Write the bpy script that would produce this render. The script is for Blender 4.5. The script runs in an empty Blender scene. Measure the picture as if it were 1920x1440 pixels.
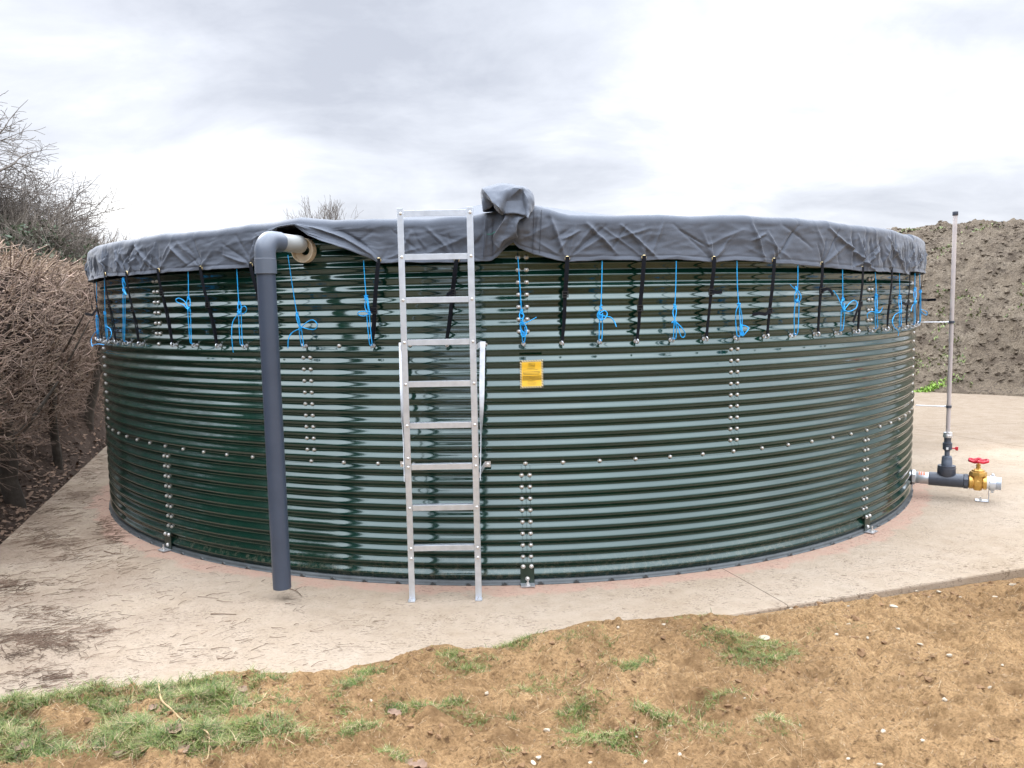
import bpy, math, random
import numpy as np
from mathutils import Vector, Matrix
rnd = random.Random(7)
rs = np.random.RandomState(11)
C = bpy.context.scene
R_ = math.radians

# ------------------------------------------------------------------ camera
F_, PIT, ROL, HC, YAW = 1519.9, .1002, -.0184, 1.7909, .0032
TD, TR, A0 = 9.1116, 4.0961, .0224          # tank axis distance, radius, seam angle
STEP = 2*math.pi/108
cy, sy, cp, sp, cr, sr = math.cos(YAW), math.sin(YAW), math.cos(PIT), math.sin(PIT), math.cos(ROL), math.sin(ROL)
_r = np.array([cy, -sy, 0]); _u = np.array([sp*sy, sp*cy, cp]); FW = np.array([cp*sy, cp*cy, -sp])
CX = cr*_r + sr*_u; CU = -sr*_r + cr*_u; CO = np.array([0, 0, HC])
cam_d = bpy.data.cameras.new('camera'); cam = bpy.data.objects.new('camera', cam_d); C.collection.objects.link(cam)
cam_d.sensor_width = 36; cam_d.lens = F_/1920*36; cam_d.clip_end = 3000; cam_d.clip_start = .05
M = Matrix.Identity(4)
for i in range(3):
    M[i][0] = CX[i]; M[i][1] = CU[i]; M[i][2] = -FW[i]; M[i][3] = CO[i]
cam.matrix_world = M
C.camera = cam

# ------------------------------------------------------------------ world and sun
SUN_EL, SUN_AZ = R_(38), R_(-40)            # azimuth measured from +Y towards +X
w = bpy.data.worlds.new('World'); C.world = w; w.use_nodes = True
nt = w.node_tree; N = nt.nodes; L = nt.links; N.clear()
def nd(tree, typ, **kw):
    n = tree.nodes.new(typ)
    for k, v in kw.items():
        if k.startswith('i_'): n.inputs[k[2:]].default_value = v
        else: setattr(n, k, v)
    return n
out = nd(nt, 'ShaderNodeOutputWorld'); bg = nd(nt, 'ShaderNodeBackground'); bg.inputs[1].default_value = .1
sky = nd(nt, 'ShaderNodeTexSky', sky_type='NISHITA', sun_disc=False)
sky.sun_elevation = SUN_EL; sky.sun_rotation = SUN_AZ
tc = nd(nt, 'ShaderNodeTexCoord')
def mth(tree, op, a, b=None, c=None, clamp=False):
    n = tree.nodes.new('ShaderNodeMath'); n.operation = op; n.use_clamp = clamp
    for k, v in enumerate((a, b, c)):
        if v is None: continue
        if isinstance(v, (int, float)): n.inputs[k].default_value = v
        else: tree.links.new(v, n.inputs[k])
    return n.outputs[0]
def mixc(tree, fac, a, b, mode='MIX'):
    n = tree.nodes.new('ShaderNodeMix'); n.data_type = 'RGBA'; n.blend_type = mode
    for s, v in ((0, fac), (6, a), (7, b)):
        if isinstance(v, (int, float)): n.inputs[s].default_value = v
        elif isinstance(v, tuple): n.inputs[s].default_value = v if len(v) == 4 else v+(1,)
        else: tree.links.new(v, n.inputs[s])
    return n.outputs[2]
def noise(tree, vec, scale, detail=5, rough=.55, dist=0, out='Fac'):
    n = nd(tree, 'ShaderNodeTexNoise'); n.inputs['Scale'].default_value = scale; n.inputs['Detail'].default_value = detail
    n.inputs['Roughness'].default_value = rough; n.inputs['Distortion'].default_value = dist
    if vec is not None: tree.links.new(vec, n.inputs['Vector'])
    return n.outputs[out]
def ramp(tree, fac, stops):
    n = nd(tree, 'ShaderNodeValToRGB'); e = n.color_ramp.elements
    while len(e) < len(stops): e.new(.5)
    for k, (p, c) in enumerate(stops):
        e[k].position = p; e[k].color = (c if isinstance(c, tuple) else (c, c, c))+(1,)
    tree.links.new(fac, n.inputs[0]); return n.outputs[0]
def mapping(tree, vec, scale=(1, 1, 1), loc=(0, 0, 0), rot=(0, 0, 0)):
    n = nd(tree, 'ShaderNodeMapping'); n.inputs['Scale'].default_value = scale; n.inputs['Location'].default_value = loc; n.inputs['Rotation'].default_value = rot
    tree.links.new(vec, n.inputs['Vector']); return n.outputs[0]
sep = nd(nt, 'ShaderNodeSeparateXYZ'); L.new(tc.outputs['Generated'], sep.inputs[0])
# project the direction on a flat cloud deck
zz = mth(nt, 'MAXIMUM', sep.outputs[2], 0.0); den = mth(nt, 'ADD', zz, .3)
px = mth(nt, 'DIVIDE', sep.outputs[0], den); py = mth(nt, 'DIVIDE', sep.outputs[1], den)
cmb = nd(nt, 'ShaderNodeCombineXYZ'); L.new(px, cmb.inputs[0]); L.new(py, cmb.inputs[1])
n1 = noise(nt, mapping(nt, cmb.outputs[0], (1, 1.5, 1), (3.3, 1.7, 0)), 1.1, 7, .55, .35)
n2 = noise(nt, mapping(nt, cmb.outputs[0], (1, 1.3, 1), (8.2, .4, 0)), 2.3, 7, .6, .4)
def blob(d, tight):                       # brighter where the cloud deck is thin, around a direction of the sky
    dp = nd(nt, 'ShaderNodeVectorMath', operation='DOT_PRODUCT'); L.new(tc.outputs['Generated'], dp.inputs[0])
    v = Vector(d).normalized(); dp.inputs[1].default_value = v
    return mth(nt, 'POWER', mth(nt, 'MAXIMUM', dp.outputs['Value'], 0.0), tight)
def pdir(x, y):
    d = FW + CX*(x-960)/F_ - CU*(y-720)/F_; return tuple(d)
thick = mth(nt, 'ADD', -.28, mth(nt, 'ADD', mth(nt, 'MULTIPLY', n1, 1.05), mth(nt, 'MULTIPLY', n2, .8)))
for (x, y, t, a) in ((230, 340, 60, -.34), (420, 400, 90, -.12), (1500, 130, 14, -.18), (1500, 330, 40, -.05), (650, 150, 30, .10), (250, 120, 40, .07), (900, 270, 60, .1), (150, 60, 50, .06), (1600, 270, 120, .07), (1250, 430, 120, -.08)):
    thick = mth(nt, 'ADD', thick, mth(nt, 'MULTIPLY', blob(pdir(x, y), t), a))
cloud = ramp(nt, thick, [(.32, (.82, .815, .81)), (.44, (.63, .635, .665)), (.57, (.53, .545, .59)), (.9, (.365, .38, .43))])
zen = mth(nt, 'ADD', 1.0, mth(nt, 'MULTIPLY', mth(nt, 'POWER', mth(nt, 'MAXIMUM', mth(nt, 'SUBTRACT', sep.outputs[2], .36), 0), .8), 10.6))
cl = nd(nt, 'ShaderNodeVectorMath', operation='SCALE'); L.new(mixc(nt, mth(nt, 'MULTIPLY', sep.outputs[2], 1.1, clamp=True), cloud, mixc(nt, 1., cloud, (.96, 1.0, 1.025), 'MULTIPLY')), cl.inputs[0]); L.new(mth(nt, 'MULTIPLY', zen, 10.0), cl.inputs['Scale'])
mx = mixc(nt, .94, sky.outputs[0], cl.outputs[0])
L.new(mx, bg.inputs[0]); L.new(bg.outputs[0], out.inputs[0])
sd = bpy.data.lights.new('sun', 'SUN'); sd.energy = 1.2; sd.angle = R_(20); sd.color = (1, .95, .88)
so = bpy.data.objects.new('sun', sd); C.collection.objects.link(so)
dsun = Vector((math.sin(SUN_AZ)*math.cos(SUN_EL), math.cos(SUN_AZ)*math.cos(SUN_EL), math.sin(SUN_EL)))
so.rotation_euler = dsun.to_track_quat('Z', 'Y').to_euler()
vs = C.view_settings; vs.view_transform = 'Standard'; vs.look = 'None'; vs.gamma = 1; vs.exposure = .80
C.cycles.max_bounces = 8

# ------------------------------------------------------------------ placing helpers
def ray(x, y): return FW + CX*(x-960)/F_ - CU*(y-720)/F_
def gnd(x, y, z=0.):
    d = ray(x, y); return CO + d*((z-HC)/d[2])
def atY(x, y, Y):
    d = ray(x, y); return CO + d*(Y/d[1])
def cyl(x, y, rad):
    d = ray(x, y); o = CO-np.array([0, TD, 0]); a = d[0]**2+d[1]**2; b = 2*(d[0]*o[0]+d[1]*o[1]); c = o[0]**2+o[1]**2-rad**2
    q = b*b-4*a*c; t = -b/2/a if q < 0 else (-b-math.sqrt(q))/2/a
    return CO+d*t
def ang(P): return math.atan2(P[0], TD-P[1])
def pol(a, r, z): return np.array([r*math.sin(a), TD-r*math.cos(a), z])
def aidx(i): return A0+i*STEP

# ------------------------------------------------------------------ mesh helpers
OFF = {}
class MB:
    def __init__(s): s.v = []; s.f = []; s.m = []
    def add(s, vs_, fs, mi=0):
        o = len(s.v); s.v.extend([tuple(map(float, q)) for q in vs_]); s.f.extend([tuple(k+o for k in f) for f in fs]); s.m.extend([mi]*len(fs)); return s
    def box(s, c, d, rot=None, mi=0):
        hx, hy, hz = d[0]/2, d[1]/2, d[2]/2
        p = [Vector((x, y, z)) for x in (-hx, hx) for y in (-hy, hy) for z in (-hz, hz)]
        if rot is not None: p = [rot @ q for q in p]
        c = Vector(c)
        return s.add([q+c for q in p], [(0, 1, 3, 2), (4, 6, 7, 5), (0, 4, 5, 1), (2, 3, 7, 6), (0, 2, 6, 4), (1, 5, 7, 3)], mi)
    def tube(s, pts, rad, n=8, cap=True, mi=0):
        pts = [Vector(p) for p in pts]; k = len(pts)
        if isinstance(rad, (int, float)): rad = [rad]*k
        ref = None; vs_ = []; fs = []
        for i, p in enumerate(pts):
            t = (pts[min(i+1, k-1)]-pts[max(i-1, 0)])
            t = t.normalized() if t.length > 1e-9 else Vector((0, 0, 1))
            if ref is None: ref = t.orthogonal().normalized()
            ref = (ref-t*ref.dot(t)); ref = ref.normalized() if ref.length > 1e-6 else t.orthogonal().normalized()
            b = t.cross(ref)
            for j in range(n):
                a = 2*math.pi*j/n; vs_.append(p+(ref*math.cos(a)+b*math.sin(a))*rad[i])
        for i in range(k-1):
            for j in range(n): fs.append((i*n+j, i*n+(j+1) % n, (i+1)*n+(j+1) % n, (i+1)*n+j))
        if cap: fs.append(tuple(range(n-1, -1, -1))); fs.append(tuple((k-1)*n+j for j in range(n)))
        return s.add(vs_, fs, mi)
    def lathe(s, prof, base, axis, n=16, mi=0):
        """prof: list of (distance along axis, radius)"""
        axis = Vector(axis).normalized(); base = Vector(base); e1 = axis.orthogonal().normalized(); e2 = axis.cross(e1)
        if abs(axis.z) < .9: e1 = axis.cross(Vector((0, 0, 1))).normalized(); e2 = axis.cross(e1)
        vs_ = []; fs = []
        for (t, r) in prof:
            for j in range(n):
                a = 2*math.pi*(j+.5)/n; vs_.append(base+axis*t+(e1*math.cos(a)+e2*math.sin(a))*r)
        k = len(prof)
        for i in range(k-1):
            for j in range(n): fs.append((i*n+j, i*n+(j+1) % n, (i+1)*n+(j+1) % n, (i+1)*n+j))
        fs.append(tuple(range(n-1, -1, -1))); fs.append(tuple((k-1)*n+j for j in range(n)))
        return s.add(vs_, fs, mi)
    def torus(s, c, axis, R, r, n=20, m=8, mi=0):
        axis = Vector(axis).normalized(); e1 = axis.orthogonal().normalized(); e2 = axis.cross(e1); c = Vector(c)
        vs_ = []; fs = []
        for i in range(n):
            a = 2*math.pi*i/n; d = e1*math.cos(a)+e2*math.sin(a)
            for j in range(m):
                b = 2*math.pi*j/m; vs_.append(c+d*(R+r*math.cos(b))+axis*(r*math.sin(b)))
        for i in range(n):
            for j in range(m): fs.append((i*m+j, ((i+1) % n)*m+j, ((i+1) % n)*m+(j+1) % m, i*m+(j+1) % m))
        return s.add(vs_, fs, mi)
    def build(s, name, mats, parent=None, smooth=True, base=None, bevel=0):
        if not isinstance(mats, (list, tuple)): mats = [mats]
        me = bpy.data.meshes.new(name)
        off = np.array(OFF.get(parent.name, (0, 0, 0)) if parent else (base if base is not None else (0, 0, 0)), float)
        v = np.array(s.v, float)-off
        me.from_pydata([tuple(q) for q in v], [], s.f)
        for mt in mats: me.materials.append(mt)
        if len(mats) > 1: me.polygons.foreach_set('material_index', s.m)
        o = bpy.data.objects.new(name, me); C.collection.objects.link(o)
        if parent: o.parent = parent
        else: o.location = off
        OFF[o.name] = tuple(off)
        if smooth:
            me.shade_smooth() if hasattr(me, 'shade_smooth') else me.polygons.foreach_set('use_smooth', [True]*len(me.polygons))
            try: me.set_sharp_from_angle(angle=R_(38))
            except Exception: pass
        if bevel:
            b = o.modifiers.new('bevel', 'BEVEL'); b.width = bevel; b.segments = 2; b.limit_method = 'ANGLE'
        me.update(); return o
def np_mesh(name, v, f, mat, parent=None, base=None, smooth=True, sharp=None):
    """v (n,3), f (m,3) or (m,4)"""
    off = np.array(OFF.get(parent.name, (0, 0, 0)) if parent else (base if base is not None else (0, 0, 0)), float)
    me = bpy.data.meshes.new(name); k = f.shape[1]
    me.vertices.add(len(v)); me.vertices.foreach_set('co', (v-off).astype(np.float32).ravel())
    me.loops.add(f.size); me.loops.foreach_set('vertex_index', f.astype(np.int32).ravel())
    me.polygons.add(len(f)); me.polygons.foreach_set('loop_start', np.arange(0, f.size, k, dtype=np.int32))
    try: me.polygons.foreach_set('loop_total', np.full(len(f), k, dtype=np.int32))
    except Exception: pass
    me.polygons.foreach_set('use_smooth', np.full(len(f), smooth, dtype=bool))
    for mt in (mat if isinstance(mat, (list, tuple)) else [mat]): me.materials.append(mt)
    me.update(calc_edges=True); me.validate()
    o = bpy.data.objects.new(name, me); C.collection.objects.link(o)
    if parent: o.parent = parent
    else: o.location = off
    OFF[o.name] = tuple(off)
    return o
def grid_faces(nr, nc, wrap=False):
    i = np.arange(nr-1)[:, None]; j = np.arange(nc if wrap else nc-1)[None, :]; j2 = (j+1) % nc
    return np.stack([i*nc+j+0*j2, i*nc+j2, (i+1)*nc+j2, (i+1)*nc+j+0*j2], -1).reshape(-1, 4)
def batch_tubes(P0, P1, r0, r1, n=3):
    """many straight tapered sticks at once"""
    d = P1-P0; d = d/np.maximum(np.linalg.norm(d, axis=1, keepdims=True), 1e-9)
    h = np.where(np.abs(d[:, 2:3]) < .8, np.array([[0, 0, 1.]]), np.array([[1., 0, 0]]))
    e1 = np.cross(d, h); e1 /= np.linalg.norm(e1, axis=1, keepdims=True); e2 = np.cross(d, e1)
    V = []
    for P, r in ((P0, r0), (P1, r1)):
        for j in range(n):
            a = 2*math.pi*j/n; V.append(P+(e1*math.cos(a)+e2*math.sin(a))*np.asarray(r).reshape(-1, 1))
    V = np.stack(V, 1); k = len(P0); o = (np.arange(k)*2*n)[:, None]
    Fs = np.concatenate([np.stack([o+j, o+(j+1) % n, o+n+(j+1) % n, o+n+j], -1) for j in range(n)], 1).reshape(-1, 4)
    return V.reshape(-1, 3), Fs
def tag(o, label=None, cat=None, group=None, kind=None):
    if label: o['label'] = label
    if cat: o['category'] = cat
    if group: o['group'] = group
    if kind: o['kind'] = kind
    return o
def empty(name, loc, label, cat, group=None):
    o = bpy.data.objects.new(name, None); C.collection.objects.link(o); o.location = tuple(map(float, loc)); OFF[o.name] = tuple(map(float, loc))
    o.empty_display_size = .1
    return tag(o, label, cat, group)
def struct(o): o['kind'] = 'structure'; return o
# value-noise fBm on arrays
_T = np.random.RandomState(5).rand(256, 256)
def vn(x, y):
    xi = np.floor(x).astype(int); yi = np.floor(y).astype(int); fx = x-xi; fy = y-yi
    fx = fx*fx*(3-2*fx); fy = fy*fy*(3-2*fy)
    g = lambda a, b: _T[a & 255, b & 255]
    return (g(xi, yi)*(1-fx)+g(xi+1, yi)*fx)*(1-fy)+(g(xi, yi+1)*(1-fx)+g(xi+1, yi+1)*fx)*fy-.5
def fbm(x, y, o=5, g=.5):
    x = np.asarray(x, float); y = np.asarray(y, float)
    s = 0*x; a = 1.
    for k in range(o): s = s+a*vn(x*2**k+17.3*k, y*2**k+5.1*k); a *= g
    return s

# ------------------------------------------------------------------ materials
MATS = {}
def mat(name, col, rough=.6, metal=0, bump=None, var=None, spec=.5, coat=0, dist=.002, ior=None):
    m = bpy.data.materials.new(name); m.use_nodes = True; t = m.node_tree; b = t.nodes['Principled BSDF']
    b.inputs['Roughness'].default_value = rough; b.inputs['Metallic'].default_value = metal; b.inputs['Base Color'].default_value = col+(1,)
    b.inputs['Specular IOR Level'].default_value = spec
    if ior: b.inputs['IOR'].default_value = ior
    if coat: b.inputs['Coat Weight'].default_value = coat; b.inputs['Coat Roughness'].default_value = .04
    g = nd(t, 'ShaderNodeTexCoord').outputs['Object']
    if var:
        sc, amt = var; nn = noise(t, g, sc, 6, .6)
        c2 = ramp(t, nn, [(.3, tuple(max(0, c*(1-amt)) for c in col)), (.7, tuple(c*(1+amt) for c in col))]); t.links.new(c2, b.inputs['Base Color'])
    if bump:
        bn = nd(t, 'ShaderNodeBump'); bn.inputs['Strength'].default_value = bump[1]; bn.inputs['Distance'].default_value = dist
        t.links.new(noise(t, g, bump[0], 5, .6), bn.inputs['Height']); t.links.new(bn.outputs[0], b.inputs['Normal'])
    MATS[name] = m; return m
GALV = mat('galvanised', (.62, .63, .65), .42, .85, (90, .12), (25, .12))
ALU = mat('aluminium', (.64, .68, .74), .38, .8, (160, .1), (14, .12))
BOLT = mat('bolt_zinc', (.62, .6, .57), .35, .7, None, (120, .2))
STRAP = mat('black_webbing', (.007, .008, .012), .8, 0, (900, .3), None, .15)
PLAST = mat('black_plastic', (.012, .012, .014), .4)
BRASSY = mat('eyelet_brass', (.75, .6, .33), .3, .9)
HOLE = mat('eyelet_hole', (.005, .005, .006), .9)
ROPE = mat('blue_rope', (.014, .37, .82), .55, 0, (700, .5), (300, .25), .4)
PIPE = mat('grey_pvc', (.046, .059, .086), .38, 0, (60, .05), (5, .12))
PIPE2 = mat('grey_pvc_fitting', (.10, .118, .15), .3, 0, None, (6, .06))
DPVC = mat('dark_pvc', (.05, .057, .075), .35, 0, None, (30, .12))
PALE = mat('pale_pvc', (.36, .37, .36), .35, 0, None, (12, .1))
CREAM = mat('cream_plastic', (.62, .52, .38), .5, 0, None, (14, .2))
BRASS = mat('brass', (.62, .37, .1), .36, .75, (180, .18), (30, .2))
RED = mat('red_paint', (.5, .012, .03), .35)
WHITEP = mat('white_plastic', (.7, .7, .7), .45)
ORNG = mat('orange_label', (.65, .2, .1), .5)
BARK = mat('bark', (.075, .062, .05), .9, 0, (14, .9), (5, .4), .2, 0, .02)
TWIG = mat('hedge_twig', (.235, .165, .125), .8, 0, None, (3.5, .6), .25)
TWIGD = mat('hedge_inner_shade', (.042, .028, .022), .9, 0, None, (2, .5), .2)  # darker twig copy: shade inside the hedge put into the colour
TWIGC = mat('cut_wood', (.34, .25, .18), .8, 0, None, (3, .3), .2)
TREEW = mat('bare_wood', (.15, .128, .11), .9, 0, None, (.4, .3), .2)
LEAF = mat('ivy_leaf', (.035, .055, .028), .6, 0, None, (.7, .6), .3)
SCRUB = mat('scrub_twig', (.2, .17, .14), .9, 0, None, (.5, .5), .2)
LITTER = mat('litter_twig', (.17, .115, .082), .85, 0, None, (4, .5), .2)
STEM = mat('dry_stem', (.42, .29, .16), .8, 0, None, (10, .3), .2)
DLEAF = mat('dead_leaf', (.2, .13, .09), .8, 0, None, (20, .4), .2)
FLINT = mat('flint', (.4, .335, .25), .6, 0, (60, .4), (14, .35), .4)
CLOD = mat('soil_clod', (.2, .12, .065), .95, 0, (50, .8), (12, .35), .1, 0, .006)

def tank_paint():
    m = bpy.data.materials.new('green_enamel'); m.use_nodes = True; t = m.node_tree; b = t.nodes['Principled BSDF']
    g = nd(t, 'ShaderNodeNewGeometry').outputs['Position']
    c = ramp(t, noise(t, g, 3, 5, .6), [(.3, (.002, .017, .011)), (.75, (.004, .028, .018))])
    sz_ = nd(t, 'ShaderNodeSeparateXYZ'); t.links.new(g, sz_.inputs[0])
    low = mth(t, 'MULTIPLY', mth(t, 'SUBTRACT', .22, sz_.outputs[2]), 3.2, clamp=True); spl = ramp(t, noise(t, g, 30, 5, .7), [(.48, 0.), (.66, .55)]); c = mixc(t, mth(t, 'MULTIPLY', low, spl), c, (.22, .18, .13))
    drp = ramp(t, noise(t, mapping(t, g, (26, 26, 1.1)), 1, 4, .6), [(.56, 0.), (.75, .07)]); c = mixc(t, drp, c, (.16, .17, .14))
    t.links.new(c, b.inputs['Base Color']); b.inputs['IOR'].default_value = 1.70; b.inputs['Specular Tint'].default_value = (.88, 1.0, .985, 1)
    rg = ramp(t, noise(t, g, 18, 5, .65), [(.35, .07), (.8, .17)]); t.links.new(rg, b.inputs['Roughness'])
    bn = nd(t, 'ShaderNodeBump'); bn.inputs['Strength'].default_value = .35; bn.inputs['Distance'].default_value = .004
    t.links.new(noise(t, mapping(t, g, (1, 1, 1.6)), 2.6, 2, .5), bn.inputs['Height']); t.links.new(bn.outputs[0], b.inputs['Normal'])
    return m
PAINT = tank_paint()
PLATE = mat('green_plate', (.012, .026, .018), .3, 0, None, (20, .3))
SEAL = mat('grey_sealant', (.05, .058, .06), .45, 0, (30, .4), (12, .3))

def fabric():
    m = bpy.data.materials.new('grey_cover_fabric'); m.use_nodes = True; t = m.node_tree; b = t.nodes['Principled BSDF']
    g = nd(t, 'ShaderNodeNewGeometry').outputs['Position']
    c = ramp(t, noise(t, g, 2.2, 6, .65), [(.3, (.056, .065, .086)), (.7, (.085, .097, .123))])
    f = noise(t, g, 260, 3, .7); c = mixc(t, .3, c, ramp(t, f, [(.3, (.048, .058, .074)), (.7, (.132, .154, .187))]))
    t.links.new(c, b.inputs['Base Color']); b.inputs['Roughness'].default_value = .72; b.inputs['Specular IOR Level'].default_value = .45
    b.inputs['Sheen Weight'].default_value = .25; b.inputs['Sheen Roughness'].default_value = .4
    bn = nd(t, 'ShaderNodeBump'); bn.inputs['Strength'].default_value = .35; bn.inputs['Distance'].default_value = .003
    h = mth(t, 'ADD', mth(t, 'MULTIPLY', noise(t, g, 260, 3, .7), .5), noise(t, g, 22, 5, .6, .6))
    t.links.new(h, bn.inputs['Height']); t.links.new(bn.outputs[0], b.inputs['Normal'])
    return m
FAB = fabric()
SEAMTHREAD = mat('seam_thread', (.035, .035, .045), .8)
GREENTH = mat('green_thread', (.04, .32, .22), .7)

def concrete():
    m = bpy.data.materials.new('concrete'); m.use_nodes = True; t = m.node_tree; b = t.nodes['Principled BSDF']
    g = nd(t, 'ShaderNodeNewGeometry').outputs['Position']; s3 = nd(t, 'ShaderNodeSeparateXYZ'); t.links.new(g, s3.inputs[0])
    X, Y = s3.outputs[0], s3.outputs[1]
    base = ramp(t, noise(t, g, .7, 7, .62), [(.3, (.285, .218, .152)), (.5, (.34, .272, .205)), (.7, (.36, .302, .24))])
    base = mixc(t, .35, base, ramp(t, noise(t, g, 9, 6, .7), [(.3, (.23, .17, .11)), (.72, (.415, .34, .26))]))
    # brown stain plus painted shade along the hedge, sandy wear on the yard side
    hs = mth(t, 'MULTIPLY', mth(t, 'ADD', mth(t, 'MULTIPLY', X, -.36), -.42), 1.0, clamp=True)
    st = mth(t, 'MULTIPLY', hs, ramp(t, noise(t, g, 1.6, 7, .7), [(.42, 0.), (.62, .8)]))
    base = mixc(t, st, base, (.19, .135, .098))
    ys = mth(t, 'MULTIPLY', mth(t, 'SUBTRACT', mth(t, 'ADD', Y, mth(t, 'MULTIPLY', noise(t, g, .8, 5, .6), 2.5)), 10.1), .9, clamp=True)
    base = mixc(t, ys, base, ramp(t, noise(t, g, 5, 6, .7), [(.3, (.185, .142, .102)), (.7, (.24, .196, .15))]))
    # pink cement smear round the foot of the tank
    dy = mth(t, 'SUBTRACT', Y, TD); rr = mth(t, 'SQRT', mth(t, 'ADD', mth(t, 'MULTIPLY', X, X), mth(t, 'MULTIPLY', dy, dy)))
    nn = noise(t, g, 3.2, 6, .65, .8)
    pk = mth(t, 'MULTIPLY', mth(t, 'SUBTRACT', mth(t, 'ADD', 4.06, mth(t, 'MULTIPLY', nn, .42)), rr), 22., clamp=True)
    pk = mth(t, 'MULTIPLY', pk, ramp(t, noise(t, g, 11, 5, .65), [(.32, .4), (.55, .9)]))
    base = mixc(t, pk, base, (.38, .245, .185))
    # pits, stretched by the tamping
    pv = mapping(t, g, (26, 60, 40), rot=(0, 0, R_(8)))
    p1 = noise(t, pv, 1., 2, .5, .3); pit = ramp(t, p1, [(.355, 1.), (.41, 0.)])
    p2 = noise(t, mapping(t, g, (64, 140, 90), rot=(0, 0, R_(8))), 1., 2, .5); pit2 = ramp(t, p2, [(.36, .85), (.43, 0.)])
    pits = mth(t, 'MAXIMUM', pit, pit2)
    pm = mth(t, 'MULTIPLY', ramp(t, noise(t, g, .9, 3, .5), [(.35, .3), (.6, .8)]), ramp(t, noise(t, g, 5.5, 4, .6), [(.36, 0.), (.6, 1.)]))
    base = mixc(t, mth(t, 'MULTIPLY', pits, pm), base, (.11, .078, .055))
    spk = nd(t, 'ShaderNodeTexVoronoi'); spk.inputs['Scale'].default_value = 14; t.links.new(g, spk.inputs['Vector'])
    sp_ = mth(t, 'LESS_THAN', spk.outputs['Distance'], .07); base = mixc(t, mth(t, 'MULTIPLY', sp_, .55), base, (.13, .1, .08))
    # saw-cut joints
    for (x0, y0, x1, y1) in ((1.395, 5.26, 1.602, 4.595), (5.3, 11.1, 6.006, 9.333), (5.5, 10.9, 9.5, 11.35)):
        l = math.hypot(x1-x0, y1-y0); nx, ny = -(y1-y0)/l, (x1-x0)/l
        dd = mth(t, 'ADD', mth(t, 'ADD', mth(t, 'MULTIPLY', X, nx), mth(t, 'MULTIPLY', Y, ny)), -(x0*nx+y0*ny))
        dd = mth(t, 'ABSOLUTE', mth(t, 'ADD', dd, mth(t, 'MULTIPLY', mth(t, 'SUBTRACT', noise(t, g, 6, 3), .5), .012)))
        tx, ty = (x1-x0)/l, (y1-y0)/l
        al = mth(t, 'ADD', mth(t, 'ADD', mth(t, 'MULTIPLY', X, tx), mth(t, 'MULTIPLY', Y, ty)), -(x0*tx+y0*ty))
        ok = mth(t, 'MULTIPLY', mth(t, 'GREATER_THAN', al, -.02), mth(t, 'LESS_THAN', al, 9 if l > 1 else .75))
        ln = mth(t, 'MULTIPLY', mth(t, 'LESS_THAN', dd, .004 if l < 1 else .008), ok)
        base = mixc(t, mth(t, 'MULTIPLY', ln, .8), base, (.1, .075, .055))
    t.links.new(base, b.inputs['Base Color']); b.inputs['Roughness'].default_value = .95; b.inputs['Specular IOR Level'].default_value = .06
    bn = nd(t, 'ShaderNodeBump'); bn.inputs['Strength'].default_value = .6; bn.inputs['Distance'].default_value = .006
    hh = mth(t, 'SUBTRACT', mth(t, 'MULTIPLY', noise(t, g, 60, 6, .7), .6), mth(t, 'MULTIPLY', pits, .6))
    t.links.new(hh, bn.inputs['Height']); t.links.new(bn.outputs[0], b.inputs['Normal'])
    return m
CONC = concrete()
def soil(name, cols, sc=1., bumpd=.02, specks=True):
    m = bpy.data.materials.new(name); m.use_nodes = True; t = m.node_tree; b = t.nodes['Principled BSDF']
    g = nd(t, 'ShaderNodeNewGeometry').outputs['Position']
    base = ramp(t, noise(t, g, 1.6*sc, 8, .65), [(.28, cols[0]), (.5, cols[1]), (.72, cols[2])])
    base = mixc(t, .45, base, ramp(t, noise(t, g, 26*sc, 7, .75), [(.3, cols[3]), (.7, cols[4])]))
    f = noise(t, mapping(t, g, (60*sc, 130*sc, 40*sc), rot=(0, 0, .5)), 1, 3, .6)
    base = mixc(t, ramp(t, f, [(.36, .85), (.47, 0.)]), base, cols[3])  # relief shade put into the colour as dark pit flecks
    f2 = noise(t, g, 90*sc, 6, .8); base = mixc(t, .5, base, ramp(t, f2, [(.32, cols[3]), (.5, cols[1]), (.68, cols[4])]))
    f3 = noise(t, mapping(t, g, (22*sc, 48*sc, 16*sc), rot=(0, 0, .3)), 1, 5, .65); base = mixc(t, ramp(t, f3, [(.33, .8), (.43, 0.)]), base, cols[3]); base = mixc(t, ramp(t, f3, [(.60, 0.), (.70, .7)]), base, cols[4])  # coarser hollows and raised crumbs, their shading also painted in
    dk = noise(t, g, 4.5*sc, 7, .7, .6); base = mixc(t, ramp(t, dk, [(.36, .8), (.5, 0.)]), base, cols[0])
    if specks:
        v = nd(t, 'ShaderNodeTexVoronoi'); v.inputs['Scale'].default_value = 30; t.links.new(g, v.inputs['Vector'])
        base = mixc(t, mth(t, 'MULTIPLY', mth(t, 'LESS_THAN', v.outputs['Distance'], .12), .5), base, (.46, .36, .25))
    big = noise(t, g, .75*sc, 4, .6, .4); base = mixc(t, ramp(t, big, [(.42, .55), (.6, 0.)]), base, mixc(t, 1., base, (.62, .58, .55), 'MULTIPLY'))
    t.links.new(base, b.inputs['Base Color']); b.inputs['Roughness'].default_value = .95; b.inputs['Specular IOR Level'].default_value = .15
    bn = nd(t, 'ShaderNodeBump'); bn.inputs['Strength'].default_value = .8; bn.inputs['Distance'].default_value = bumpd
    t.links.new(noise(t, g, 45*sc, 8, .75), bn.inputs['Height']); t.links.new(bn.outputs[0], b.inputs['Normal'])
    return m
DIRT = soil('sandy_soil', [(.19, .112, .052), (.37, .225, .104), (.475, .308, .157), (.09, .05, .025), (.54, .362, .19)], 1., .03)
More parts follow.
